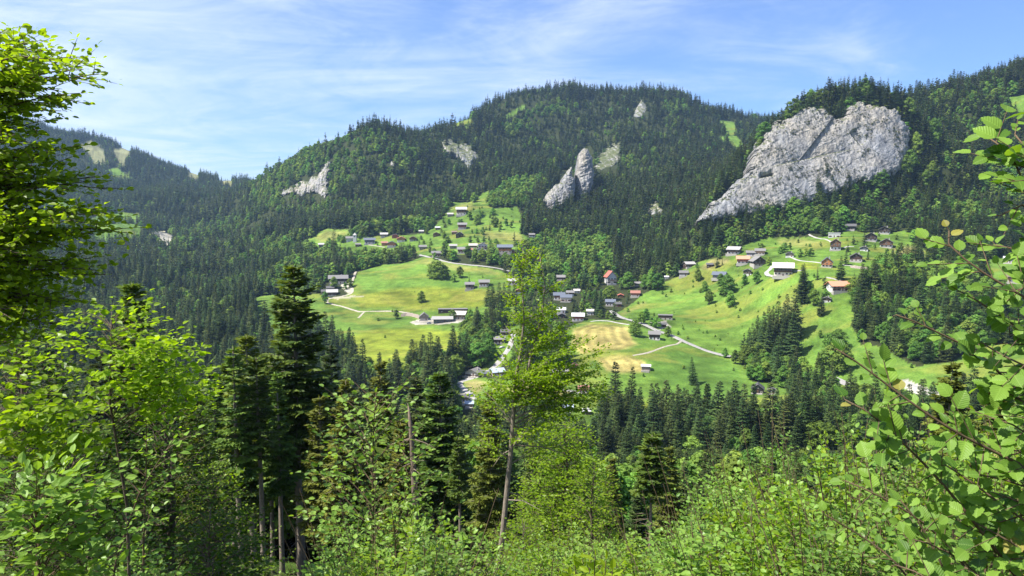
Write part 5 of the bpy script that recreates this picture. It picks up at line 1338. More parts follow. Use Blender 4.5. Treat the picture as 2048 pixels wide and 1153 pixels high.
# make sure every tree shape has one real tree to copy from: swap the smallest individual trees for the missing shapes
def ensure(kinds, leaf):
    r = np.random.default_rng(5)
    rest = [i for i in order if TL[i] == leaf and not indiv[i] and 0 < TU[i] < 2048 and TVIS[i]]
    for k in kinds:
        if any(ob.type == 'MESH' and ob.data == k.crown for ob in COL.objects): continue
        i = rest.pop(0); indiv[i] = True
        s = TH[i] / k.h; reg = region(i)
        base = 'round crowned broadleaf tree ' if leaf else 'dark pointed spruce '
        o = thing('broadleaf_tree' if leaf else 'spruce_tree', base + reg, 'tree', (TX[i], TY[i], TZ[i] - .2), 0.7 * k.h, base.strip() + 's ' + reg, (s, s, s))
        link('trunk', k.trunk, o); link('crown', k.crown, o)
ensure(FARC, False); ensure(MIDC, False); ensure(FARB, True); ensure(MIDB, True)
rest = ~indiv
midpx = TH * F / TY
print('trees', len(TX), 'conifers', int((~TL).sum()), 'individual', int(indiv.sum()))
ic = np.nonzero(rest & ~TL & (midpx > 60))[0]
forest('spruce_forest', np.nonzero(rest & ~TL & (midpx <= 45))[0], FARC, 'dark spruce forest covering the mountainsides')
if (rest & ~TL & (midpx > 45)).any(): forest('spruce_wood', np.nonzero(rest & ~TL & (midpx > 45))[0], MIDC, 'dark spruce wood on the near slope and along the stream')
forest('broadleaf_forest', np.nonzero(rest & TL & (midpx <= 30))[0], FARB, 'lighter green broadleaf woods and scattered bushes on the mountainsides')
if (rest & TL & (midpx > 30)).any(): forest('broadleaf_wood', np.nonzero(rest & TL & (midpx > 30))[0], MIDB, 'broadleaf trees mixed through the near woods')
# ------------------------------------------------------------------ the trees and bushes close to the viewer
LEAF7 = [(0, 0, 0), (0, .52, -.02), (0, 1, -.10), (-.30, .30, .07), (-.27, .70, .03), (.30, .30, .07), (.27, .70, .03)]
LEAF7P = [[(0, 1, 2, 4, 3), (0, 5, 6, 2, 1)]]
LEAF4 = [(0, 0, 0), (-.34, .45, .04), (0, 1, -.06), (.34, .45, .04)]
LEAF4P = [[(0, 3, 2, 1)]]
def big_leaf():
    V, Q = [], []
    ys = np.linspace(0, 1, 12)
    wd = 0.40 * np.sin(np.pi * np.clip(ys, 0, 1) ** 0.80) ** 0.72; wd[0] = 0.0; wd[-1] = 0.0
    for k, y in enumerate(ys):
        ser = 0.028 * (1 if k % 2 else -0.5) * (0 < k < 11)
        w_ = wd[k] + ser; bend = -0.16 * y * y
        wv = 0.03 * math.sin(k * 1.7)
        V += [(-w_, y + 0.03 * (k % 2), bend + 0.16 * w_ + wv * w_), (-w_ * .5, y, bend + 0.10 * w_), (0, y, bend), (w_ * .5, y, bend + 0.10 * w_), (w_, y + 0.03 * (k % 2), bend + 0.16 * w_ - wv * w_)]
    for k in range(len(ys) - 1):
        a = 5 * k
        for c in range(4): Q.append((a + c, a + c + 1, a + c + 6, a + c + 5))
    return V, [Q]
BIGLEAF, BIGLEAFP = big_leaf()

class Leaves:
    def __init__(s): s.P, s.A, s.N, s.S, s.T = [], [], [], [], []
    def put(s, p, a, n, size, t):
        s.P.append(p); s.A.append(a); s.N.append(n); s.S.append(size); s.T.append(t)
    def geo(s, tm, tp):
        g = Geo()
        g.leaves(tm, tp, np.concatenate(s.P), np.concatenate(s.A), np.concatenate(s.N), np.concatenate(s.S), np.clip(np.concatenate(s.T), 0, 1)); return g

def twig_leaves(lv, r, pts, ls, size, up, base_t, ang=0.9, jit=0.30, wr=1.0, s0=0.1):
    """leaves set alternately left and right along a twig"""
    seg = np.diff(pts, axis=0); L = np.concatenate([[0], np.cumsum(np.linalg.norm(seg, axis=1))])
    n = max(2, int(L[-1] / ls)); q = np.linspace(L[-1] * s0, L[-1], n)
    p = np.stack([np.interp(q, L, pts[:, k]) for k in range(3)], 1)
    d = np.gradient(p, axis=0) if n > 2 else np.repeat((pts[-1] - pts[0])[None], n, 0)
    d /= np.linalg.norm(d, axis=1, keepdims=True) + 1e-9
    lat = np.cross(d, up); lat /= np.linalg.norm(lat, axis=1, keepdims=True) + 1e-9
    sg = np.where(np.arange(n) % 2 == 0, 1.0, -1.0)[:, None]
    a = d * r.uniform(.35, .8, (n, 1)) + lat * sg * ang + r.normal(0, .22, (n, 3)) - (0, 0, .12)
    a[-1] = d[-1]
    s = size * r.uniform(.55, 1.2, n) * np.where(np.arange(n) == n - 1, .8, 1)
    lv.put(p, a, np.asarray(up) + r.normal(0, jit, (n, 3)), np.stack([s * wr, s, s], 1), base_t + .22 * r.normal(size=n))

def bough(tg, lv, r, o, tip, sag, ls, size, rad, sec=0.42, step=0.16, tert=False, up=(0, 0, 1), jit=.3, flat=1.0, base=0.5, wr=1.0, s0=0.18):
    """a bough from o to tip with side twigs in a nearly level spray, leaves on all of them"""
    o = np.asarray(o, float); tip = np.asarray(tip, float); L = np.linalg.norm(tip - o)
    k = np.linspace(0, 1, 7)[:, None]
    pts = o + (tip - o) * k + np.array([0, 0, 1.0]) * (4 * k * (1 - k)) * sag * L + r.normal(0, .012 * L, (7, 3)) * k
    tg.tube(pts, np.interp(k[:, 0], [0, 1], [rad, rad * .18]), 5, False)
    up = np.asarray(up, float) + r.normal(0, .12, 3)
    m = max(3, int(L * (1 - s0) / step)); bt = base + .10 * r.normal()
    for i in range(m):
        s = s0 + (1 - s0) * (i + .6 * r.random()) / m
        c = np.array([np.interp(s, k[:, 0], pts[:, j]) for j in range(3)])
        d = (tip - o) / L; lat = np.cross(d, up); lat /= np.linalg.norm(lat) + 1e-9
        sd = 1 if i % 2 else -1
        l2 = L * sec * (1.05 - s) ** .7 * r.uniform(.6, 1.2) + 1.2 * step
        e = d * r.uniform(.6, 1.0) + lat * sd * r.uniform(.6, 1.0) + np.array([0, 0, r.normal(.02, .22 * (2 - flat))])
        e /= np.linalg.norm(e)
        t3 = np.linspace(0, 1, 4)[:, None]
        tp = c + e * l2 * t3 - np.array([0, 0, .10 * l2]) * t3 ** 2
        tg.tube(tp, [rad * .28, rad * .2, rad * .14, rad * .08], 3, False)
        twig_leaves(lv, r, tp, ls, size, up, bt, jit=jit, wr=wr)
        if tert and l2 > 3.5 * ls:
            for j in range(int(l2 / (ls * 2.2))):
                f = .25 + .7 * r.random(); c3 = c + e * l2 * f - np.array([0, 0, .10 * l2 * f * f])
                e3 = e * .7 + np.cross(e, up) * r.choice([-1, 1]) * .8 + r.normal(0, .12, 3); e3 /= np.linalg.norm(e3)
                l3 = l2 * .45 * (1.1 - f)+ ls
                twig_leaves(lv, r, c3 + e3 * l3 * np.linspace(0, 1, 3)[:, None], ls, size, up, bt, jit=jit, wr=wr)
    twig_leaves(lv, r, pts[3:], ls, size, up, bt, jit=jit, wr=wr)

def finish(name, label, cat, base, tg, lv, bark, leafmat_, tm=LEAF7, tp=LEAF7P, group=None, luv=False, rz=0.0, crown='crown', stem='trunk'):
    base = np.asarray(base, float)
    for a in tg.v: a -= base
    g = lv.geo(tm, tp)
    for a in g.v: a -= base
    root = thing(name, label, cat, tuple(base), rz, group)
    link(stem, tg.mesh(stem, [bark], True), root)
    me = g.mesh(crown, [leafmat_], luv, True)
    if luv:
        n = len(me.vertices) // len(tm)
        a = me.attributes.new('luv', 'FLOAT_VECTOR', 'POINT'); a.data.foreach_set('vector', np.tile(np.asarray(tm, np.float32), (n, 1)).ravel())
    link(crown, me, root)
    return root

# ---- conifers on the bank, one shape per habit, each tree placed by its tip
import time as _t; _t0 = _t.time()
class NK:
    def __init__(s, nm, h, mt, mc, **kw):
        tg, cg = needle_tree(h=h, **kw); s.k = Kind(tg, cg, mt, mc, h, nm); s.h = h
SHAPES = {
 'dense': NK('spruce', 24, M['palebark'], M['fir'], sparse=.10, seed=201, cb=.40, rad=3.7, per_m=1.75, nb=9, detail=2, droop=.36, shape=.68, up=.10),
 'fir': NK('fir', 22, M['palebark'], M['fir'], seed=202, cb=.34, rad=3.5, per_m=1.65, nb=8, detail=2, droop=.22, shape=.7, up=.12, sparse=.05),
 'olive': NK('spruce', 20, M['palebark'], M['olive'], seed=203, cb=.26, rad=3.1, per_m=1.6, nb=8, detail=2, droop=.42, shape=.75, up=.05, sparse=.06),
 'dark': NK('spruce', 22, M['bark'], M['spruce'], seed=204, cb=.16, rad=3.6, per_m=1.25, nb=8, detail=2, droop=.36, shape=.8, up=.08, sparse=.04),
 'slender': NK('spruce', 22, M['palebark'], M['fir'], seed=207, cb=.44, rad=2.2, per_m=1.6, nb=7, detail=2, droop=.42, shape=.75, up=.06, sparse=.15),
 'slim': NK('spruce', 22, M['palebark'], M['fir'], sparse=.14, seed=206, cb=.58, rad=2.2, per_m=1.6, nb=8, detail=2, droop=.30, shape=.62, up=.10),
 'bare': NK('fir', 10, M['palebark'], M['fir'], seed=205, cb=.52, rad=1.55, per_m=2.6, nb=7, detail=2, droop=.18, shape=.75, up=.10, tipk=.8),
}
print('near shapes', round(_t.time() - _t0, 1))
NEAR = [
 (588, 528, 55, 'dense', 1.0, 'tall dense fir towering over the others on the bank, clean pale trunk', 0.3),
 (492, 668, 52, 'fir', .95, 'broad fir just left of the tallest fir, light green crown', 1.2),
 (455, 722, 57, 'fir', .9, 'slimmer fir left of the broad light green fir', 2.3),
 (532, 705, 62, 'dense', .8, 'fir half hidden behind the tallest fir on its left side', 4.0),
 (468, 690, 46, 'slender', 1.05, 'slim long trunked spruce at the left of the pale trunked group', .6), (513, 712, 47, 'slim', 1.0, 'slim long trunked spruce in the middle of the pale trunked group', 2.0), (552, 742, 49, 'slender', 1.0, 'slim long trunked spruce close to the tallest fir', 3.3), (425, 775, 50, 'slender', 1.1, 'shorter slim spruce behind the yellow green young beech', 4.4),
 (918, 872, 44, 'slim', 1.0, 'slim long trunked spruce left of the olive spruce', 1.4),
 (660, 688, 66, 'dark', .85, 'narrow dark spruce close behind the right side of the tallest fir', .5),
 (692, 757, 44, 'olive', 1.0, 'yellowish sparse spruce right of the tallest fir', 5.0),
 (640, 790, 47, 'olive', 1.0, 'yellow green spruce just right of the tallest fir trunk', 2.7), (800, 842, 42, 'olive', 1.0, 'yellow green spruce close beside the dead snag', 1.2), (590, 905, 62, 'slender', 1.0, 'slender spruce in the shade behind the tallest trunk', .9), (1065, 880, 44, 'slender', 1.1, 'slender spruce beside the dense leafy beech', 2.2),
 (762, 722, 80, 'olive', .85, 'small brownish spruce tip between tall fir and dark pair', 3.1),
 (880, 742, 56, 'fir', 1.15, 'right hand one of two dark broad firs left of the beech', 2.0),
 (832, 752, 62, 'dark', 1.0, 'left hand one of two dark broad firs left of the beech', .9),
 (978, 778, 40, 'olive', .85, 'olive spruce with visible trunk right beside the beech', 1.7),
 (1303, 868, 48, 'bare', 1.0, 'fir with long bare pale trunk and dead side branches', .4),
 (1340, 892, 56, 'olive', 1.15, 'olive brown spruce touching the bare trunked fir', 2.6),
 (1275, 960, 58, 'dark', 1.1, 'low dark spruce left of the bare trunked fir', 4.4),
 (1400, 945, 66, 'dark', 1.0, 'low dark spruce right of the olive brown spruce', 5.2),
 (262, 562, 36, 'fir', .9, 'bright green fir rising behind the yellow green beech boughs', 1.0),
 (383, 765, 30, 'olive', .8, 'drooping olive spruce with hanging dead twigs at the left', .2),
 (1908, 722, 36, 'olive', 1.1, 'brown tinged spruce behind the alder boughs', 2.9),
 (1995, 742, 40, 'olive', 1.2, 'second brown tinged spruce nearer the frame edge of the alder', .8),
 (1460, 935, 78, 'dark', 1.1, 'dark spruce tip above the alder thicket', 1.9), (1530, 922, 84, 'dark', 1.1, 'second dark spruce tip above the alder thicket', 3.3),
 (600, 770, 80, 'dark', 1.0, 'shaded spruce standing behind the pale trunk of the tallest fir', 2.2), (720, 800, 74, 'dark', 1.0, 'shaded spruce behind the yellowish sparse one', 3.0), (800, 835, 72, 'dark', 1.1, 'shaded spruce under the two broad firs', 4.2),
 (1010, 858, 70, 'dark', 1.0, 'shaded spruce behind the lower beech stem', .1), (1085, 862, 60, 'dark', 1.0, 'spruce directly right of the lower beech stem', 5.5), (1155, 880, 66, 'dark', 1.0, 'spruce behind the lower leafy beech', 1.1), (1225, 915, 64, 'olive', 1.0, 'olive spruce between leafy beech and bare trunked fir', 2.4),
 (420, 742, 72, 'dark', 1.0, 'shaded spruce behind the slim fir', 3.6), (345, 740, 74, 'dark', 1.0, 'shaded spruce behind the drooping olive one', 4.9), (200, 705, 76, 'dark', 1.0, 'shaded spruce behind the beech boughs', .7), (95, 690, 70, 'dark', 1.0, 'shaded spruce deepest behind the large left beech', 1.5), (500, 900, 68, 'dark', 1.0, 'low shaded spruce between the pale trunks', 2.1), (665, 900, 66, 'dark', 1.0, 'low shaded spruce right of the pale trunk', 3.9), (890, 930, 64, 'dark', 1.0, 'low shaded spruce behind the bushes', 4.6),
]
for u, v, d, sh, wk, lab, rz in NEAR:
    x, y, ztop = point(u, v, d); x, ztop = float(x), float(ztop); zg = float(zat(x, y)); h = ztop - zg
    k = SHAPES[sh]; s = h / k.h
    w = s * wk if sh != 'dense' else s * wk
    o = thing('spruce_tree' if sh in ('dark', 'olive') else 'fir_tree', lab, 'tree', (x, y, zg - .1), rz, 'conifers on the near bank', (w, w, s))
    link('trunk', k.k.trunk, o); link('crown', k.k.crown, o)
    if sh == 'bare' or u in (692, 978, 588):
        r = np.random.default_rng(int(u)); g = Geo()
        z0, z1 = (.06, .54) if sh == 'bare' else (.12, .44)
        for i in range(26 if sh == 'bare' else 14):
            a = r.random() * 6.28; z = k.h * r.uniform(z0, z1); L = k.h * (.15 if sh == 'bare' else .07) * r.uniform(.4, 1.1)
            e = np.array([math.cos(a), math.sin(a), r.uniform(-.25, .05)])
            g.tube([(0, 0, z), e * L * .5 + (0, 0, z + .02 * L), e * L + (0, 0, z - .06 * L)], [.022 * k.h / 10, .013 * k.h / 10, .004], 4, False)
        link('dead_branches', g.mesh('dead_branches', [M['deadwood']]), o)
# broken snag
def snag():
    x, y, zt = point(826, 808, 38); x = float(x); zg = float(zat(x, y)); r = np.random.default_rng(8); g = Geo()
    h = float(zt) - zg
    pts = np.array([(0, 0, -.5), (.1, 0, h * .3), (.0, 0, h * .6), (-.12, 0, h * .85), (-.25, 0, h)])
    g.tube(pts, [.22, .19, .16, .12, .03], 8)
    root = thing('snag', 'broken dead trunk with stubs standing before the dark firs', 'dead tree', (x, y, zg)); link('trunk', g.mesh('trunk', [M['deadwood']], True), root)
    g = Geo()
    for i in range(16):
        a = r.random() * 6.28; z = h * r.uniform(.45, .95); L = r.uniform(.3, 1.3); e = np.array([math.cos(a), math.sin(a), r.uniform(-.3, .2)])
        g.tube([(-.1, 0, z), e * L * .6 + (-.1, 0, z), e * L + (-.1, 0, z - .1)], [.04, .025, .006], 4, False)
    link('branch_stubs', g.mesh('branch_stubs', [M['deadwood']]), root)
snag()

def W(u, v, d):
    x, y, z = point(u, v, d); return np.array([float(x), float(y), float(z)])

# ---- the slender leaning beech in the middle
def beech_middle():
    r = np.random.default_rng(31); tg, lv = Geo(), Leaves(); d = 27.0
    A = [W(u, v, d) for u, v in ((975, 1300), (988, 1180), (1004, 1080), (1014, 980), (1022, 900), (1027, 820), (1031, 760), (1042, 700), (1048, 640), (1044, 560), (1046, 488))]
    B = [W(u, v, d + k) for u, v, k in ((1028, 812, 0), (1048, 770, .2), (1066, 700, .4), (1083, 640, .5), (1090, 570, .6), (1078, 505, .7))]
    base = A[0].copy(); base[2] = float(zat(base[0], base[1])); A[0] = base - (0, 0, .4)
    tg.tube(A, [.135, .12, .105, .095, .085, .075, .06, .045, .03, .02, .008], 9); tg.tube(B, [.075, .07, .05, .04, .025, .008], 7)
    def along(P, v):
        vs = [project(*p)[1] for p in P]; return np.array([np.interp(-v, [-q for q in vs], [p[k] for p in P]) for k in range(3)])
    # (v of the bough tip, reach in pixels left/right)
    for P, rows in ((A, [(v, 22 + 46 * min(1, (v - 490) / 190)) for v in range(500, 800, 5)]), (B, [(v, 22 + 58 * min(1, (v - 505) / 190)) for v in range(515, 805, 6)])):
        for v, reach in rows:
            if r.random() < .68: continue
            a0 = r.random() * 6.28; k0 = r.uniform(.6, 1.25)
            for q in range(4):
                a = a0 + r.normal(0, .35); rr = reach * k0 * r.uniform(.75, 1.1) * d / F
                c = along(P, min(v + reach * .35 + 4 * q, 1000)); tip = along(P, v) + np.array([rr * math.cos(a), rr * math.sin(a) * .9, r.normal(0, .14)])
                bough(tg, lv, r, c, tip, .06, .085, .135, .011, sec=.40, step=.14, base=.6, jit=.8, tert=True)
    for u, v, dd, v0 in ((1205, 770, -.4, 840), (1180, 800, .6, 850), (1150, 730, 0, 800), (1190, 745, .5, 800), (1165, 690, -.5, 770), (975, 850, -.6, 880), (965, 740, .5, 800), (1000, 700, -.5, 760), (1120, 835, -.8, 890), (940, 790, .8, 850), (1210, 790, 1.0, 850), (1090, 830, 1, 880), (1010, 650, .5, 720), (1140, 650, .3, 730),
                         (1135, 770, -.6, 830), (1160, 760, .2, 820), (1195, 730, -.2, 800), (1080, 760, -.8, 810), (1110, 720, .6, 790), (985, 800, .3, 850), (1060, 850, -.7, 900), (1120, 880, .5, 930), (960, 880, -.2, 920)):
        for q in range(2): bough(tg, lv, r, along(A, v0), W(u, v, d + dd) + r.normal(0, .22, 3) * (q > 0), .05, .10, .135, .02, sec=.42, step=.14, base=.55, jit=.8, tert=True)
    for P in (A[6:], B[2:]):
        q = resample(np.array(P), .25)
        for k in range(3): twig_leaves(lv, r, q + r.normal(0, .10, q.shape), .07, .13, (0, 0, 1), .6, jit=.9)
    for u, v, v0, dd in ((1090, 900, 850, .5), (1150, 915, 890, -.4), (1060, 1010, 985, .3), (1080, 1020, 1000, -.8), (985, 935, 900, .5), (1075, 1062, 1060, .3)):
        c = along(A, v0); t = W(u, v, d + dd); tg.tube([c, c * .5 + t * .5 + (0, 0, .15), t], [.035, .022, .006], 5, False)
    finish('beech_tree', 'slender leaning beech with pale stem and bright layered leaves before the village', 'tree', base, tg, lv, M['palebark'], M['beech'], LEAF4, LEAF4P)
beech_middle()

def young_beech(name, label, u, vt, d, rad, seed, mat, leaf, n, base_t=.45, vb=None, wr=1.0, tm=LEAF4, tp=LEAF4P, flatten=.85, low=.12, cat='tree', bark=None):
    """small beech with tiered boughs from low down to the tip"""
    r = np.random.default_rng(seed); tg, lv = Geo(), Leaves()
    top = W(u, vt, d); zg = float(zat(top[0], top[1])); base = np.array([top[0] + r.normal(0, .15), top[1], zg]); h = top[2] - zg
    k = np.linspace(0, 1, 7)[:, None]; P = base + (top - base) * k + r.normal(0, .012 * h, (7, 3)) * k * (1 - k) * 4
    P[0, 2] -= .3; tg.tube(P, np.linspace(.016 * h + .01, .004, 7), 7)
    for i in range(n):
        f = low + (1 - low) * (i + r.random()) / n; a = i * 2.4 + r.normal(0, .4)
        L = rad * (1 - f) ** .6 * (.5 + .5 * min(1, f * 4)) * r.uniform(.6, 1.15) + .10 * rad
        c = np.array([np.interp(max(low * .6, f - .10), k[:, 0], P[:, j]) for j in range(3)])
        t = np.array([np.interp(f, k[:, 0], P[:, j]) for j in range(3)]) + (L * math.cos(a), L * math.sin(a), r.normal(.02, .06) * h * .3)
        bough(tg, lv, r, c, t, .07, leaf * .72, leaf, .006 * L + .005, sec=.42, step=max(leaf * 1.7, .12), base=base_t, flat=flatten, wr=wr, s0=.12, jit=.75)
    return finish(name, label, cat, base, tg, lv, bark or M['bark'], mat, tm, tp)
young_beech('beech_tree', 'dense leafy beech right of the leaning beech stem', 1130, 838, 31, 3.2, 51, M['beech'], .16, 260, .45)
young_beech('beech_tree', 'smaller leafy beech between the leaning beech and the bare trunked fir', 1190, 925, 25, 1.7, 52, M['beech'], .14, 110, .4)
young_beech('beech_tree', 'yellow green young beech at the foot of the pale trunks', 425, 930, 15, 1.5, 53, M['beech'], .10, 110, .7)
young_beech('beech_tree', 'shade toned leafy beech behind the yellow green boughs', 320, 735, 14, 1.9, 55, M['beechshade'], .09, 130, .3)
young_beech('beech_tree', 'shade toned beech behind the left hand bush', 150, 830, 11, 1.6, 56, M['beechshade'], .085, 130, .3)
young_beech('beech_tree', 'shade toned beech at the lower left behind the big beech', 30, 640, 13, 2.2, 57, M['beechshade'], .095, 150, .3)
young_beech('beech_tree', 'shaded beech in the hollow beyond the hazel stems', 420, 1020, 10, 1.3, 58, M['beechshade'], .08, 90, .35)
young_beech('beech_tree', 'low leafy beech under the dead branched spruce', 1050, 1040, 20, 1.8, 59, M['beech'], .10, 70, .35)

# ---- the big beech whose boughs reach in from the left
def reach_tree(name, label, trunk, tips, leaf, ls, mat, seed, rad, sag=.10, sec=.36, step=.15, extra=2, spread=.5, base_t=.45, rise=.22, cat='tree', bark='bark', tert=True, tm=LEAF7, tp=LEAF7P, jit=.32, wr=1.0, **kw):
    r = np.random.default_rng(seed); tg, lv = Geo(), Leaves()
    P = np.array(trunk); tg.tube(P, np.linspace(rad, rad * .25, len(P)), 8)
    zs = P[:, 2]
    for u, v, d in tips:
        for q in range(1 + extra):
            t = W(u, v, d) + (r.normal(0, spread, 3) * (.6, 1, .45) * (q > 0))
            L = math.hypot(t[0] - P[-1, 0], t[1] - P[-1, 1])
            zo = np.clip(t[2] - rise * L * r.uniform(.6, 1.4), zs[0] + .15 * (zs[-1] - zs[0]), zs[-1])
            o = np.array([np.interp(zo, zs, P[:, j]) for j in range(3)])
            bough(tg, lv, r, o, t, sag, ls, leaf, max(.004, rad * .16), sec=sec, step=step, tert=tert, base=base_t, jit=jit, wr=wr, s0=.22, **kw)
    b = P[0].copy(); b[2] += .3
    return finish(name, label, cat, b, tg, lv, M[bark], mat, tm, tp)
def gz(x, y): return float(zat(x, max(y, 1.3)))
tx, ty = float(W(-190, 430, 9.6)[0]), 9.6
reach_tree('beech_tree', 'big beech whose layered boughs reach in over the valley view', [(tx - .1, ty, gz(tx, ty) - .3), (tx, ty, -2.5), (tx + .1, ty, 0.2), (tx + .15, ty, 3.4)],
  [(4, 66, 9.2), (70, 105, 9.0), (120, 118, 9.6), (170, 160, 9.2), (150, 140, 8.8), (140, 196, 9.4), (60, 150, 8.6), (105, 205, 9.8), (50, 215, 9.2), (85, 262, 9.3), (40, 280, 8.6), (70, 318, 9.6), (20, 330, 9), (125, 300, 9.0), (60, 372, 9.2),
   (150, 380, 8.8), (110, 425, 9.4), (200, 428, 8.8), (160, 440, 8.6), (130, 470, 9.3), (180, 470, 9.2), (60, 450, 8.7), (170, 520, 9.3), (90, 520, 9), (190, 546, 9.0), (40, 560, 9.4), (150, 600, 9.5), (100, 600, 9), (30, 180, 9.4), (30, 500, 8.8), (80, 640, 9.2), (20, 240, 9.6), (20, 420, 9.2), (10, 130, 9.5), (20, 600, 9.2), (60, 620, 8.8), (10, 660, 9), (120, 650, 9.4), (50, 90, 9.1), (90, 170, 9.3), (25, 350, 8.8), (115, 360, 9.3), (80, 400, 9), (130, 330, 9.4), (60, 680, 9)],
  .108, .075, M['beech'], 61, .16, extra=1, spread=.20, base_t=.65, sec=.28, rise=.30, step=.17, jit=.75, flat=.3)
bx, by = float(W(200, 430, 6.4)[0]), 6.4
reach_tree('beech_tree', 'yellow green young beech in full sun left of the olive spruce', [(bx - .1, by + .3, gz(bx, by) - .3), (bx, by + .2, -2.6), (bx, by, -1.6), (bx + .05, by, -.9)],
  [(128, 645, 6.3), (180, 632, 6.5), (240, 640, 6.2), (300, 668, 6.3), (350, 700, 6.5), (400, 738, 6.2), (420, 772, 6.4), (380, 800, 6.6), (330, 760, 6.1), (260, 710, 5.9), (210, 690, 6.3), (150, 700, 6.2), (300, 780, 6.2), (240, 770, 5.9), (190, 790, 6.5), (400, 800, 6.9), (350, 740, 6.8), (270, 660, 6.8), (90, 690, 6.4), (320, 700, 6.0)],
  .070, .058, M['beech'], 62, .018, extra=3, spread=.14, base_t=.75, rise=.35, sec=.34, step=.11, jit=.75)
bx, by = float(W(-60, 430, 5.8)[0]), 5.8
reach_tree('beech_tree', 'beech sapling with large sunlit leaves at the left edge', [(bx, by + .2, gz(bx, by) - .3), (bx, by, -2.6), (bx + .03, by, -1.3)],
  [(20, 780, 5.7), (70, 765, 5.8), (120, 790, 5.6), (160, 830, 5.7), (182, 872, 5.9), (140, 880, 5.6), (80, 840, 5.5), (40, 830, 5.9), (100, 900, 6), (20, 880, 5.6), (150, 905, 5.9), (60, 700, 6.2)],
  .085, .065, M['beech'], 63, .02, jit=.75, extra=2, spread=.12, base_t=.6, rise=.4, sec=.36, step=.12)
# ---- bush and saplings at the lower left
bx, by = float(W(70, 1153, 4.0)[0]), 4.0
reach_tree('hazel_bush', 'leafy hazel bush with large leaves in the lower left corner', [(bx, by + .1, gz(bx, by) - .2), (bx, by, -2.4), (bx + .03, by, -1.7)],
  [(20, 965, 4), (60, 950, 4.1), (100, 932, 3.9), (150, 945, 4.1), (205, 962, 4), (190, 1005, 4.2), (210, 1052, 4), (170, 1100, 4.1), (60, 1060, 3.8), (110, 1010, 3.8), (20, 1040, 4), (130, 1060, 3.7), (80, 1110, 3.8), (10, 1110, 4), (200, 1140, 4.1), (140, 1140, 3.8), (40, 1000, 3.7)],
  .082, .06, M['alder'], 64, .03, extra=2, spread=.10, base_t=.55, rise=.8, sec=.40, step=.10, cat='bush', bark='twig', jit=.55, wr=.9)
def sapling(name, label, path, d, leaf, ls, mat, seed, side, n, cat='sapling', rad=.018, up=.5, base_t=.55, jit=.5, droop=-.05):
    """stem through photo points with short leafy shoots"""
    r = np.random.default_rng(seed); tg, lv = Geo(), Leaves()
    P = np.array([W(u, v, d) for u, v in path]); b = P[0].copy(); b[2] = gz(b[0], b[1]) - .1
    if b[2] < P[0, 2]: P = np.concatenate([[b], P])
    P = resample(P, np.linalg.norm(P[-1] - P[0]) / 12)
    k = len(P); tg.tube(P, np.linspace(rad, rad * .2, k), 6)
    for i in range(n):
        f = .25 + .74 * (i + .5 * r.random()) / n; c = np.array([np.interp(f * (k - 1), np.arange(k), P[:, j]) for j in range(3)])
        a = i * 2.4 + r.normal(0, .5); L = side * (1.15 - f) ** .6 * r.uniform(.5, 1.2) + leaf
        e = np.array([math.cos(a), math.sin(a), up + r.normal(0, .15)])
        bough(tg, lv, r, c, c + e * L, .05, ls, leaf, rad * .3, sec=.4, step=leaf * 1.3, base=base_t, jit=jit, s0=.15)
    twig_leaves(lv, r, P[k // 2:], ls, leaf, (0, 0, 1), base_t, jit=jit)
    return finish(name, label, cat, P[0] + (0, 0, .1), tg, lv, M['twig'], mat, crown='leaves', stem='stem')
sapling('hazel_sapling', 'leaning hazel sapling with rounded grey green leaves', [(215, 1165), (250, 1070), (275, 990), (312, 930), (348, 878)], 5.6, .075, .06, M['alder'], 71, .40, 22)
sapling('hazel_sapling', 'upright hazel sapling behind the leaning one', [(285, 1150), (290, 1000), (294, 920), (292, 840)], 6.4, .072, .06, M['alder'], 72, .35, 22)
sapling('alder_sapling', 'straight alder sapling with dark stem in front of the firs', [(748, 1200), (746, 1050), (745, 920), (748, 840), (752, 786)], 9.0, .095, .085, M['alder'], 74, .95, 50, rad=.026, up=.75)
sapling('alder_sapling', 'young alder shoot right of the straight sapling', [(700, 1180), (690, 1080), (678, 960), (672, 870)], 10, .085, .085, M['alder'], 76, .55, 26, rad=.022, up=.8)
sapling('alder_sapling', 'leafy alder shoot between straight sapling and the snag', [(830, 1180), (826, 1060), (815, 950), (806, 880)], 9.5, .085, .08, M['alder'], 77, .7, 30, rad=.022, up=.7)

# ---- thicket of alder shrubs along the bottom, four shapes placed many times
def shrub_shape(seed, n, leaf, leafm='alder', h=3.0, rad=1.25):
    r = np.random.default_rng(seed); tg, lv = Geo(), Leaves()
    for i in range(n):
        a = i * 2.4 + r.normal(0, .4); q = rad * math.sqrt((i + .5) / n)
        tip = np.array([q * math.cos(a), q * math.sin(a), h * (1 - .42 * (q / rad) ** 2) * r.choice([r.uniform(.62, .95), r.uniform(.9, 1.18)])])
        o = np.array([tip[0] * .12, tip[1] * .12, -.2]); mid = tip * (.55, .55, .62)
        tg.tube([o, (o + mid) / 2 + (0, 0, .15), mid], [.022, .017, .012], 5, False)
        bough(tg, lv, r, mid, tip, .03, leaf * .85, leaf, .012, sec=.48, step=leaf * 1.5, base=.55, jit=.6, flat=.6, s0=.05, tert=True)
    for i in range(9):
        a = r.random() * 6.28; e = np.array([math.cos(a) * .35, math.sin(a) * .35, 1.0]); L = h * r.uniform(.85, 1.22)
        tg.tube([(0, 0, 0), e * L * .5 + r.normal(0, .06, 3), e * L + r.normal(0, .1, 3)], [.012, .008, .003], 4, False)
    return tg.mesh('alder_stems', [M['twig']], True), lv.geo(LEAF7, LEAF7P).mesh('alder_leaves', [M[leafm]], False, True)
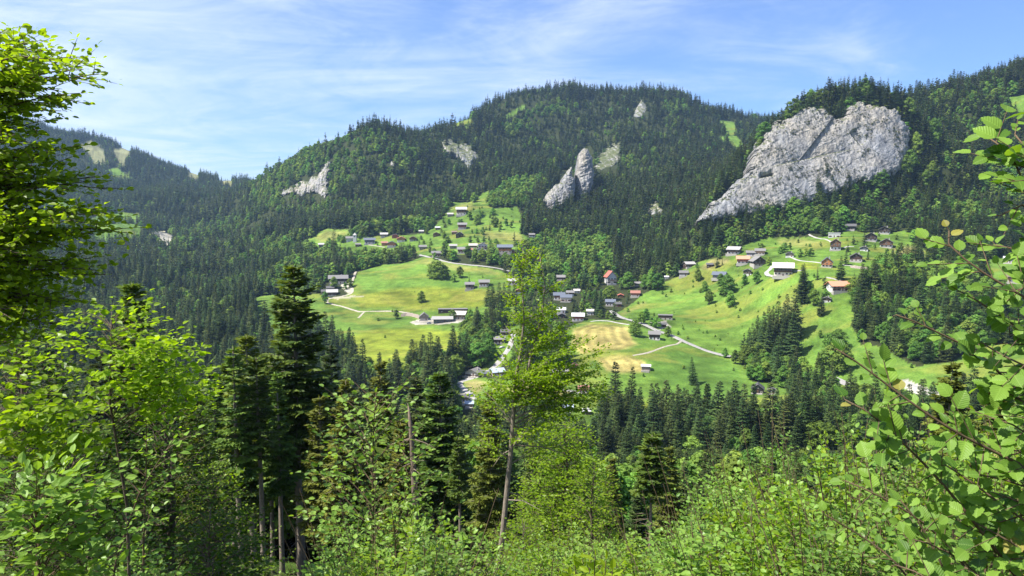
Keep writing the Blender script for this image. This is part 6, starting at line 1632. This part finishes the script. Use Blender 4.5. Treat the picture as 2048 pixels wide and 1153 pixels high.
SHR = [shrub_shape(301 + i, (36, 40, 32, 38)[i], (.095, .075, .105, .085)[i], ('alder', 'willow', 'alder', 'beech')[i]) for i in range(4)]
THICK = [(1345, 1078, 9.2), (1440, 1012, 8.4), (1512, 965, 8.8), (1592, 930, 7.8), (1680, 925, 7.2), (1780, 950, 6.6), (1880, 945, 6.2), (1985, 915, 5.8), (1262, 1118, 9.0), (1385, 1085, 7.4), (1500, 1050, 6.4), (1640, 1040, 6.0), (1800, 1060, 5.4), (1950, 1070, 4.9), (2050, 880, 7.0), (1720, 905, 9.5), (1850, 905, 9.0), (1562, 945, 10.5), (1475, 985, 10.5), (1960, 880, 9.0),
         (800, 1020, 8.4), (715, 1085, 8.2), (870, 1060, 7.8), (765, 1085, 6.6), (1065, 1100, 11.0), (1150, 1092, 11.0), (1222, 1095, 12.0), (1100, 1130, 8.0), (655, 1125, 7.0), (850, 1120, 6.4), (1180, 1100, 9.0), (1310, 1122, 7.2), (1420, 1120, 6.2), (1700, 1110, 5.2), (250, 1120, 9.0)]
wordsz = lambda d: 'near' if d < 6.5 else 'farther' if d > 8.6 else 'middling'
def where(u, d):
    side = 'under the big veined boughs' if u > 1700 else 'below the dark spruce tips' if u > 1430 else 'before the bare trunked fir' if u > 1200 else 'at the foot of the leaning beech' if u > 940 else 'round the straight alder sapling' if u > 660 else 'before the pale fir trunks' if u > 420 else 'beside the hazel saplings'
    return f'{wordsz(d)} bushy alder shrub {side}'
for i, (u, v, d) in enumerate(THICK):
    t = W(u, v, d); zg = gz(t[0], t[1]); h = t[2] - zg; s = h / 3.0
    st, lf = SHR[i % 4]; w = max(.75, min(1.15, s))
    o = thing('alder_shrub', where(u, d), 'shrub', (t[0], t[1], zg), i * 1.9, where(u, d) + 's', (w, w, s)); link('stems', st, o); link('leaves', lf, o)

# ---- undergrowth over the rest of the bank
def undergrowth():
    r = np.random.default_rng(404); P = []
    for y0, y1, st in ((18, 45, 2.3), (45, 110, 4.0), (110, 290, 7.0)):
        xs, ys = np.meshgrid(np.arange(-.9 * y1, .9 * y1, st), np.arange(y0, y1, st))
        x = xs + r.uniform(-.5, .5, xs.shape) * st; y = ys + r.uniform(-.5, .5, xs.shape) * st; m = (np.abs(x / y) < .85) & (r.random(x.shape) < .8)
        P.append(np.stack([x[m], y[m], r.uniform(.10, .24, m.sum()) * (1.0 if st < 3 else 1.7 if st < 5 else 3.2)], 1))
    P = np.concatenate(P); z = zat(P[:, 0], P[:, 1]); n = len(P)
    me = bpy.data.meshes.new('undergrowth'); me.vertices.add(n); me.vertices.foreach_set('co', np.stack([P[:, 0], P[:, 1], z - .1], 1).astype(np.float32).ravel())
    for nm, typ, arr in (('scl', 'FLOAT_VECTOR', np.stack([P[:, 2] * 2.2, P[:, 2] * 2.2, P[:, 2]], 1)), ('rot', 'FLOAT_VECTOR', np.stack([np.zeros(n), np.zeros(n), r.uniform(0, 6.28, n)], 1))):
        a = me.attributes.new(nm, typ, 'POINT'); a.data.foreach_set('vector', arr.astype(np.float32).ravel())
    o = link('undergrowth', me); tag(o, 'low leafy undergrowth covering the bank between the trees', kind='stuff')
    ng = bpy.data.node_groups.new('undergrowth_nodes', 'GeometryNodeTree')
    ng.interface.new_socket('Geometry', in_out='INPUT', socket_type='NodeSocketGeometry'); ng.interface.new_socket('Geometry', in_out='OUTPUT', socket_type='NodeSocketGeometry')
    gi = ng.nodes.new('NodeGroupInput'); go = ng.nodes.new('NodeGroupOutput'); ip = ng.nodes.new('GeometryNodeInstanceOnPoints'); jj = ng.nodes.new('GeometryNodeJoinGeometry')
    for data in SHR[1]:
        oi = ng.nodes.new('GeometryNodeObjectInfo'); oi.transform_space = 'ORIGINAL'; oi.inputs[0].default_value = [ob for ob in COL.objects if ob.type == 'MESH' and ob.data == data][0]
        ng.links.new(oi.outputs['Geometry'], jj.inputs[0])
    e2r = ng.nodes.new('FunctionNodeEulerToRotation')
    for nm, dst in (('scl', ip.inputs['Scale']), ('rot', e2r.inputs[0])):
        q = ng.nodes.new('GeometryNodeInputNamedAttribute'); q.data_type = 'FLOAT_VECTOR'; q.inputs[0].default_value = nm; ng.links.new(q.outputs[0], dst)
    ng.links.new(gi.outputs[0], ip.inputs['Points']); ng.links.new(jj.outputs[0], ip.inputs['Instance']); ng.links.new(e2r.outputs[0], ip.inputs['Rotation']); ng.links.new(ip.outputs[0], go.inputs[0])
    md = o.modifiers.new('growth', 'NODES'); md.node_group = ng
undergrowth()

# ---- bright sprig low in the middle
def sprig():
    r = np.random.default_rng(81); tg, lv = Geo(), Leaves(); d = 3.2
    b = W(1180, 1290, d); b[2] = gz(b[0], b[1])
    for u, v in ((1150, 1132), (1165, 1118), (1190, 1112), (1212, 1120), (1225, 1140), (1180, 1126), (1140, 1150), (1205, 1145)):
        t = W(u, v, d + r.normal(0, .05)); P = np.array([b, (b + t) / 2 + r.normal(0, .02, 3), t]); tg.tube(P, [.006, .004, .002], 5, False)
        q = P[1] + (P[2] - P[1]) * np.linspace(.2, 1, 5)[:, None]
        twig_leaves(lv, r, q, .022, .062, (0, -.5, 1), .85, ang=.8, jit=.4, wr=.75)
    finish('willow_sprig', 'small bright willow sprig poking up at the bottom middle', 'shrub', b, tg, lv, M['twig'], M['beech'], crown='leaves', stem='stems')
sprig()

# ---- alder with large veined leaves close on the right
def alder_right():
    r = np.random.default_rng(91); tg, lv = Geo(), Leaves()
    base = np.array([2.15, 2.3, gz(2.15, 2.3)])
    R = [([(2075, 945), (1990, 905), (1900, 860), (1800, 790), (1720, 728), (1672, 698)], 2.15, 1), ([(2045, 1170), (1960, 1060), (1880, 960), (1800, 880), (1740, 825), (1690, 800)], 2.25, 1),
         ([(2075, 440), (2050, 370), (2020, 305), (1972, 272)], 2.0, 1), ([(2075, 400), (2030, 415), (2000, 432)], 2.1, .8), ([(2080, 610), (1990, 562), (1930, 520), (1892, 488), (1898, 462)], 2.1, 1),
         ([(2080, 810), (2010, 760), (1960, 704), (1900, 678), (1835, 645), (1792, 630)], 2.3, .9), ([(2080, 690), (2015, 640), (1965, 610), (1935, 588)], 2.2, .9), ([(2080, 1060), (1990, 1000), (1930, 955), (1890, 930)], 2.0, 1),
         ([(1960, 1180), (1900, 1090), (1820, 1025), (1745, 985), (1690, 962)], 2.5, .9), ([(2080, 1120), (2005, 1075), (1940, 1040)], 1.9, 1), ([(2080, 745), (2010, 715), (1970, 690)], 2.15, 1), ([(2080, 330), (2055, 300), (2030, 270)], 2.0, 1), ([(1840, 1190), (1790, 1120), (1720, 1070), (1650, 1030)], 2.7, .8), ([(2080, 520), (2040, 500), (1990, 490)], 2.25, .9), ([(2080, 880), (2030, 850), (1980, 835)], 2.0, 1),
         ([(2080, 980), (2010, 960), (1960, 950)], 2.1, 1), ([(2070, 1180), (2030, 1130), (1985, 1110)], 1.8, 1), ([(2080, 1020), (2030, 1000), (1985, 985)], 1.8, 1), ([(1990, 1190), (1940, 1130), (1870, 1090), (1810, 1075)], 2.2, .9), ([(2085, 900), (2020, 880), (1950, 885)], 2.4, .9), ([(2085, 1090), (2040, 1075), (2000, 1060)], 1.7, 1), ([(2085, 840), (2050, 800), (2015, 790)], 1.9, 1), ([(1900, 1190), (1850, 1150), (1790, 1130)], 2.0, .9), ([(2085, 770), (2040, 740), (2000, 745)], 2.0, 1), ([(2085, 650), (2055, 660), (2020, 672)], 1.9, .9), ([(2090, 960), (2045, 930), (1990, 940)], 1.7, 1), ([(2090, 1140), (2050, 1115), (1995, 1120)], 1.6, 1), ([(2000, 1195), (1960, 1150), (1910, 1125)], 1.9, 1), ([(2090, 1010), (2050, 1030), (2000, 1045)], 1.75, 1), ([(2090, 580), (2060, 570), (2010, 590)], 2.2, .9), ([(1930, 1190), (1880, 1130), (1850, 1060), (1800, 1000)], 2.4, .9), ([(2090, 870), (2060, 900), (2010, 915)], 1.8, 1), ([(2090, 380), (2060, 350), (2045, 320)], 2.0, 1), ([(2090, 700), (2060, 720), (2030, 760), (1990, 775)], 2.0, 1)]
    for px, d, sz in R:
        d = max(d, 2.15)
        n = len(px); P = np.array([W(u, v, d + .12 * i / n + r.normal(0, .02)) for i, (u, v) in enumerate(px)])
        st = base + np.array([r.uniform(-.1, .1), r.uniform(-.1, .1), 0]); m = P[0] * .6 + st * .4 + np.array([.12, 0, .1])
        full = np.concatenate([[st, m], P]); q = resample(full, .06)
        tg.tube(q, np.linspace(.013, .0022, len(q)), 6)
        q2 = resample(P, .03); k = len(q2); L = .03 * k
        nl = max(6, int(L / .024)); ii = np.linspace(k * .06, k - 1, nl).astype(int)
        for j, i in enumerate(ii):
            c = q2[i]; dd = q2[min(i + 1, k - 1)] - q2[max(i - 1, 0)]; dd = dd / (np.linalg.norm(dd) + 1e-9)
            lat = np.cross(dd, (0, -.6, .8)); lat /= np.linalg.norm(lat) + 1e-9
            sd = 1 if j % 2 else -1
            near_tip = i > k * .82
            a = dd * r.uniform(.3, .9) + lat * sd * r.uniform(.6, 1.1) + np.array([0, r.normal(0, .25), r.normal(-.05, .3)])
            s = .056 * sz * r.uniform(.45, 1.3) * (.75 if near_tip else 1)
            stalk = c + a / np.linalg.norm(a) * .014; tg.tube([c, stalk], [.0013, .0011], 4, False)
            lv.put(stalk[None], a[None], np.array([[r.normal(-.25, .4), r.normal(-.55, .4), 1.0]]), np.array([[s * r.uniform(.85, 1.15), s, s * r.uniform(.3, 2.4)]]), np.array([1.0 if r.random() < .025 else min(.9, r.normal(.5, .3))]))
            if r.random() < .42 and not near_tip:
                e = a / np.linalg.norm(a); l2 = r.uniform(.06, .16); tg.tube([c, c + e * l2], [.002, .001], 4, False)
                for w_ in range(3):
                    cc = c + e * l2 * (.45 + .27 * w_); a2 = e * .7 + np.cross(e, (0, -.5, .9)) * (1 if w_ % 2 else -1) * .8 * (w_ < 2) + r.normal(0, .2, 3); s2 = s * r.uniform(.6, 1.0)
                    lv.put(cc[None], a2[None], np.array([[r.normal(-.2, .45), r.normal(-.5, .45), 1.0]]), np.array([[s2, s2, s2]]), np.array([min(.9, r.normal(.6, .25))]))
    finish('alder_bush', 'alder bush with large veined leaves on long boughs close at the right', 'bush', base, tg, lv, M['twig'], M['alderbig'], BIGLEAF, BIGLEAFP, luv=True, crown='leaves', stem='branches')
alder_right()
print('near done', round(_t.time() - _t0, 1))
# ------------------------------------------------------------------ camera, sun, sky, air
cam = bpy.data.cameras.new('camera'); co = bpy.data.objects.new('camera', cam); COL.objects.link(co)
cam.sensor_width = 36.0; cam.lens = 36.0 * F / 2048.0; cam.clip_end = 20000; cam.clip_start = 0.05
co.location = (0, 0, 0); co.rotation_euler = (math.pi / 2 - PITCH, 0, 0)
SC.camera = co
SUN_EL, SUN_AZ = math.radians(57), math.radians(-107)      # azimuth measured clockwise from the view direction
sd = Vector((math.cos(SUN_EL) * math.sin(SUN_AZ), math.cos(SUN_EL) * math.cos(SUN_AZ), math.sin(SUN_EL)))
sl = bpy.data.lights.new('sun', 'SUN'); sl.energy = 5.0; sl.angle = math.radians(0.5); sl.color = (1.0, 0.955, 0.88)
so = bpy.data.objects.new('sun', sl); COL.objects.link(so); so.rotation_euler = (-sd).to_track_quat('-Z', 'Y').to_euler()
w = bpy.data.worlds.new('World'); SC.world = w; w.use_nodes = True
nt = w.node_tree; nt.nodes.clear(); l = nt.links
out = N(nt, 'ShaderNodeOutputWorld'); bg = N(nt, 'ShaderNodeBackground'); bg.inputs[1].default_value = 0.10
sky = N(nt, 'ShaderNodeTexSky', sky_type='NISHITA', sun_disc=False, sun_elevation=SUN_EL, sun_rotation=SUN_AZ, altitude=1000.0, air_density=1.0, dust_density=0.6, ozone_density=2.0)
tc = N(nt, 'ShaderNodeTexCoord'); sx = N(nt, 'ShaderNodeSeparateXYZ'); l.new(tc.outputs['Generated'], sx.inputs[0])
zz = math_(nt, 'ADD', math_(nt, 'MAXIMUM', sx.outputs[2], 0.0), 0.12)
cx = math_(nt, 'DIVIDE', sx.outputs[0], zz); cy = math_(nt, 'DIVIDE', sx.outputs[1], zz)
cb = N(nt, 'ShaderNodeCombineXYZ'); l.new(cx, cb.inputs[0]); l.new(cy, cb.inputs[1])
mp = N(nt, 'ShaderNodeMapping'); mp.inputs['Rotation'].default_value = (0, 0, 0.5); mp.inputs['Scale'].default_value = (0.75, 1.15, 1); l.new(cb.outputs[0], mp.inputs[0])
n1 = N(nt, 'ShaderNodeTexNoise', ins={'Scale': 0.9, 'Detail': 8.0, 'Roughness': 0.62, 'Distortion': 0.9}); l.new(mp.outputs[0], n1.inputs['Vector'])
mp2 = N(nt, 'ShaderNodeMapping'); mp2.inputs['Rotation'].default_value = (0, 0, 1.0); mp2.inputs['Scale'].default_value = (1.1, 1.5, 1); l.new(cb.outputs[0], mp2.inputs[0])
n2 = N(nt, 'ShaderNodeTexNoise', ins={'Scale': 1.4, 'Detail': 9.0, 'Roughness': 0.68, 'Distortion': 1.2}); l.new(mp2.outputs[0], n2.inputs['Vector'])
n3 = N(nt, 'ShaderNodeTexNoise', ins={'Scale': 0.30, 'Detail': 3.0, 'Roughness': 0.5}); l.new(cb.outputs[0], n3.inputs['Vector'])
# thin cirrus veil, thicker toward the sun's side of the sky
side = N(nt, 'ShaderNodeMapRange', ins={'From Min': 0.35, 'From Max': -0.55, 'To Min': 0.0, 'To Max': 0.34}); l.new(sx.outputs[0], side.inputs[0])
f = math_(nt, 'ADD', math_(nt, 'MULTIPLY', n1.outputs['Fac'], 0.9), math_(nt, 'MULTIPLY', n2.outputs['Fac'], 0.50))
f = math_(nt, 'ADD', f, math_(nt, 'MULTIPLY', n3.outputs['Fac'], 0.5)); f = math_(nt, 'ADD', f, side.outputs[0])
fr = N(nt, 'ShaderNodeMapRange', ins={'From Min': 0.90, 'From Max': 1.50, 'To Min': 0.05, 'To Max': 0.85}); fr.interpolation_type = 'SMOOTHSTEP'; l.new(f, fr.inputs[0])
CLOUD = (5.3, 5.7, 6.8)
skyc = mixc(nt, sky.outputs[0], (0.49, 0.66, 0.95), 1.0, 'MULTIPLY')
c = mixc(nt, skyc, CLOUD, fr.outputs[0])
l.new(c, bg.inputs[0]); l.new(bg.outputs[0], out.inputs[0])
w.name = 'sky'
vs = SC.view_settings; SC.display_settings.display_device = 'sRGB'
vs.view_transform = 'Standard'; vs.look = 'None'; vs.exposure = 1.02; vs.gamma = 1.0; vs.use_curve_mapping = False
SC.cycles.max_bounces = 8; SC.cycles.diffuse_bounces = 3; SC.cycles.transmission_bounces = 4; SC.cycles.glossy_bounces = 2; SC.cycles.volume_bounces = 1
SC.cycles.use_denoising = True
try: SC.cycles.denoiser = 'OPENIMAGEDENOISE'
except Exception: pass
def haze():
    zlo = min(float(GZ.min()), -135.0) - 60.0
    pts = [(o.matrix_world.translation.z) for o in COL.objects if o.parent is None]
    g = Geo(); g.box(-9000, 9000, -400, 5200, zlo, 900.0)
    m, nt, n, l = newmat('valley_air')
    out = N(nt, 'ShaderNodeOutputMaterial'); v = N(nt, 'ShaderNodeVolumePrincipled')
    v.inputs['Color'].default_value = (0.44, 0.66, 1.0, 1); v.inputs['Density'].default_value = 0.000058; v.inputs['Anisotropy'].default_value = 0.2
    l.new(v.outputs[0], out.inputs['Volume'])
    me = g.mesh('haze', [m]); o = link('haze', me); tag(o, 'thin blue air filling the valley', kind='stuff')
haze()
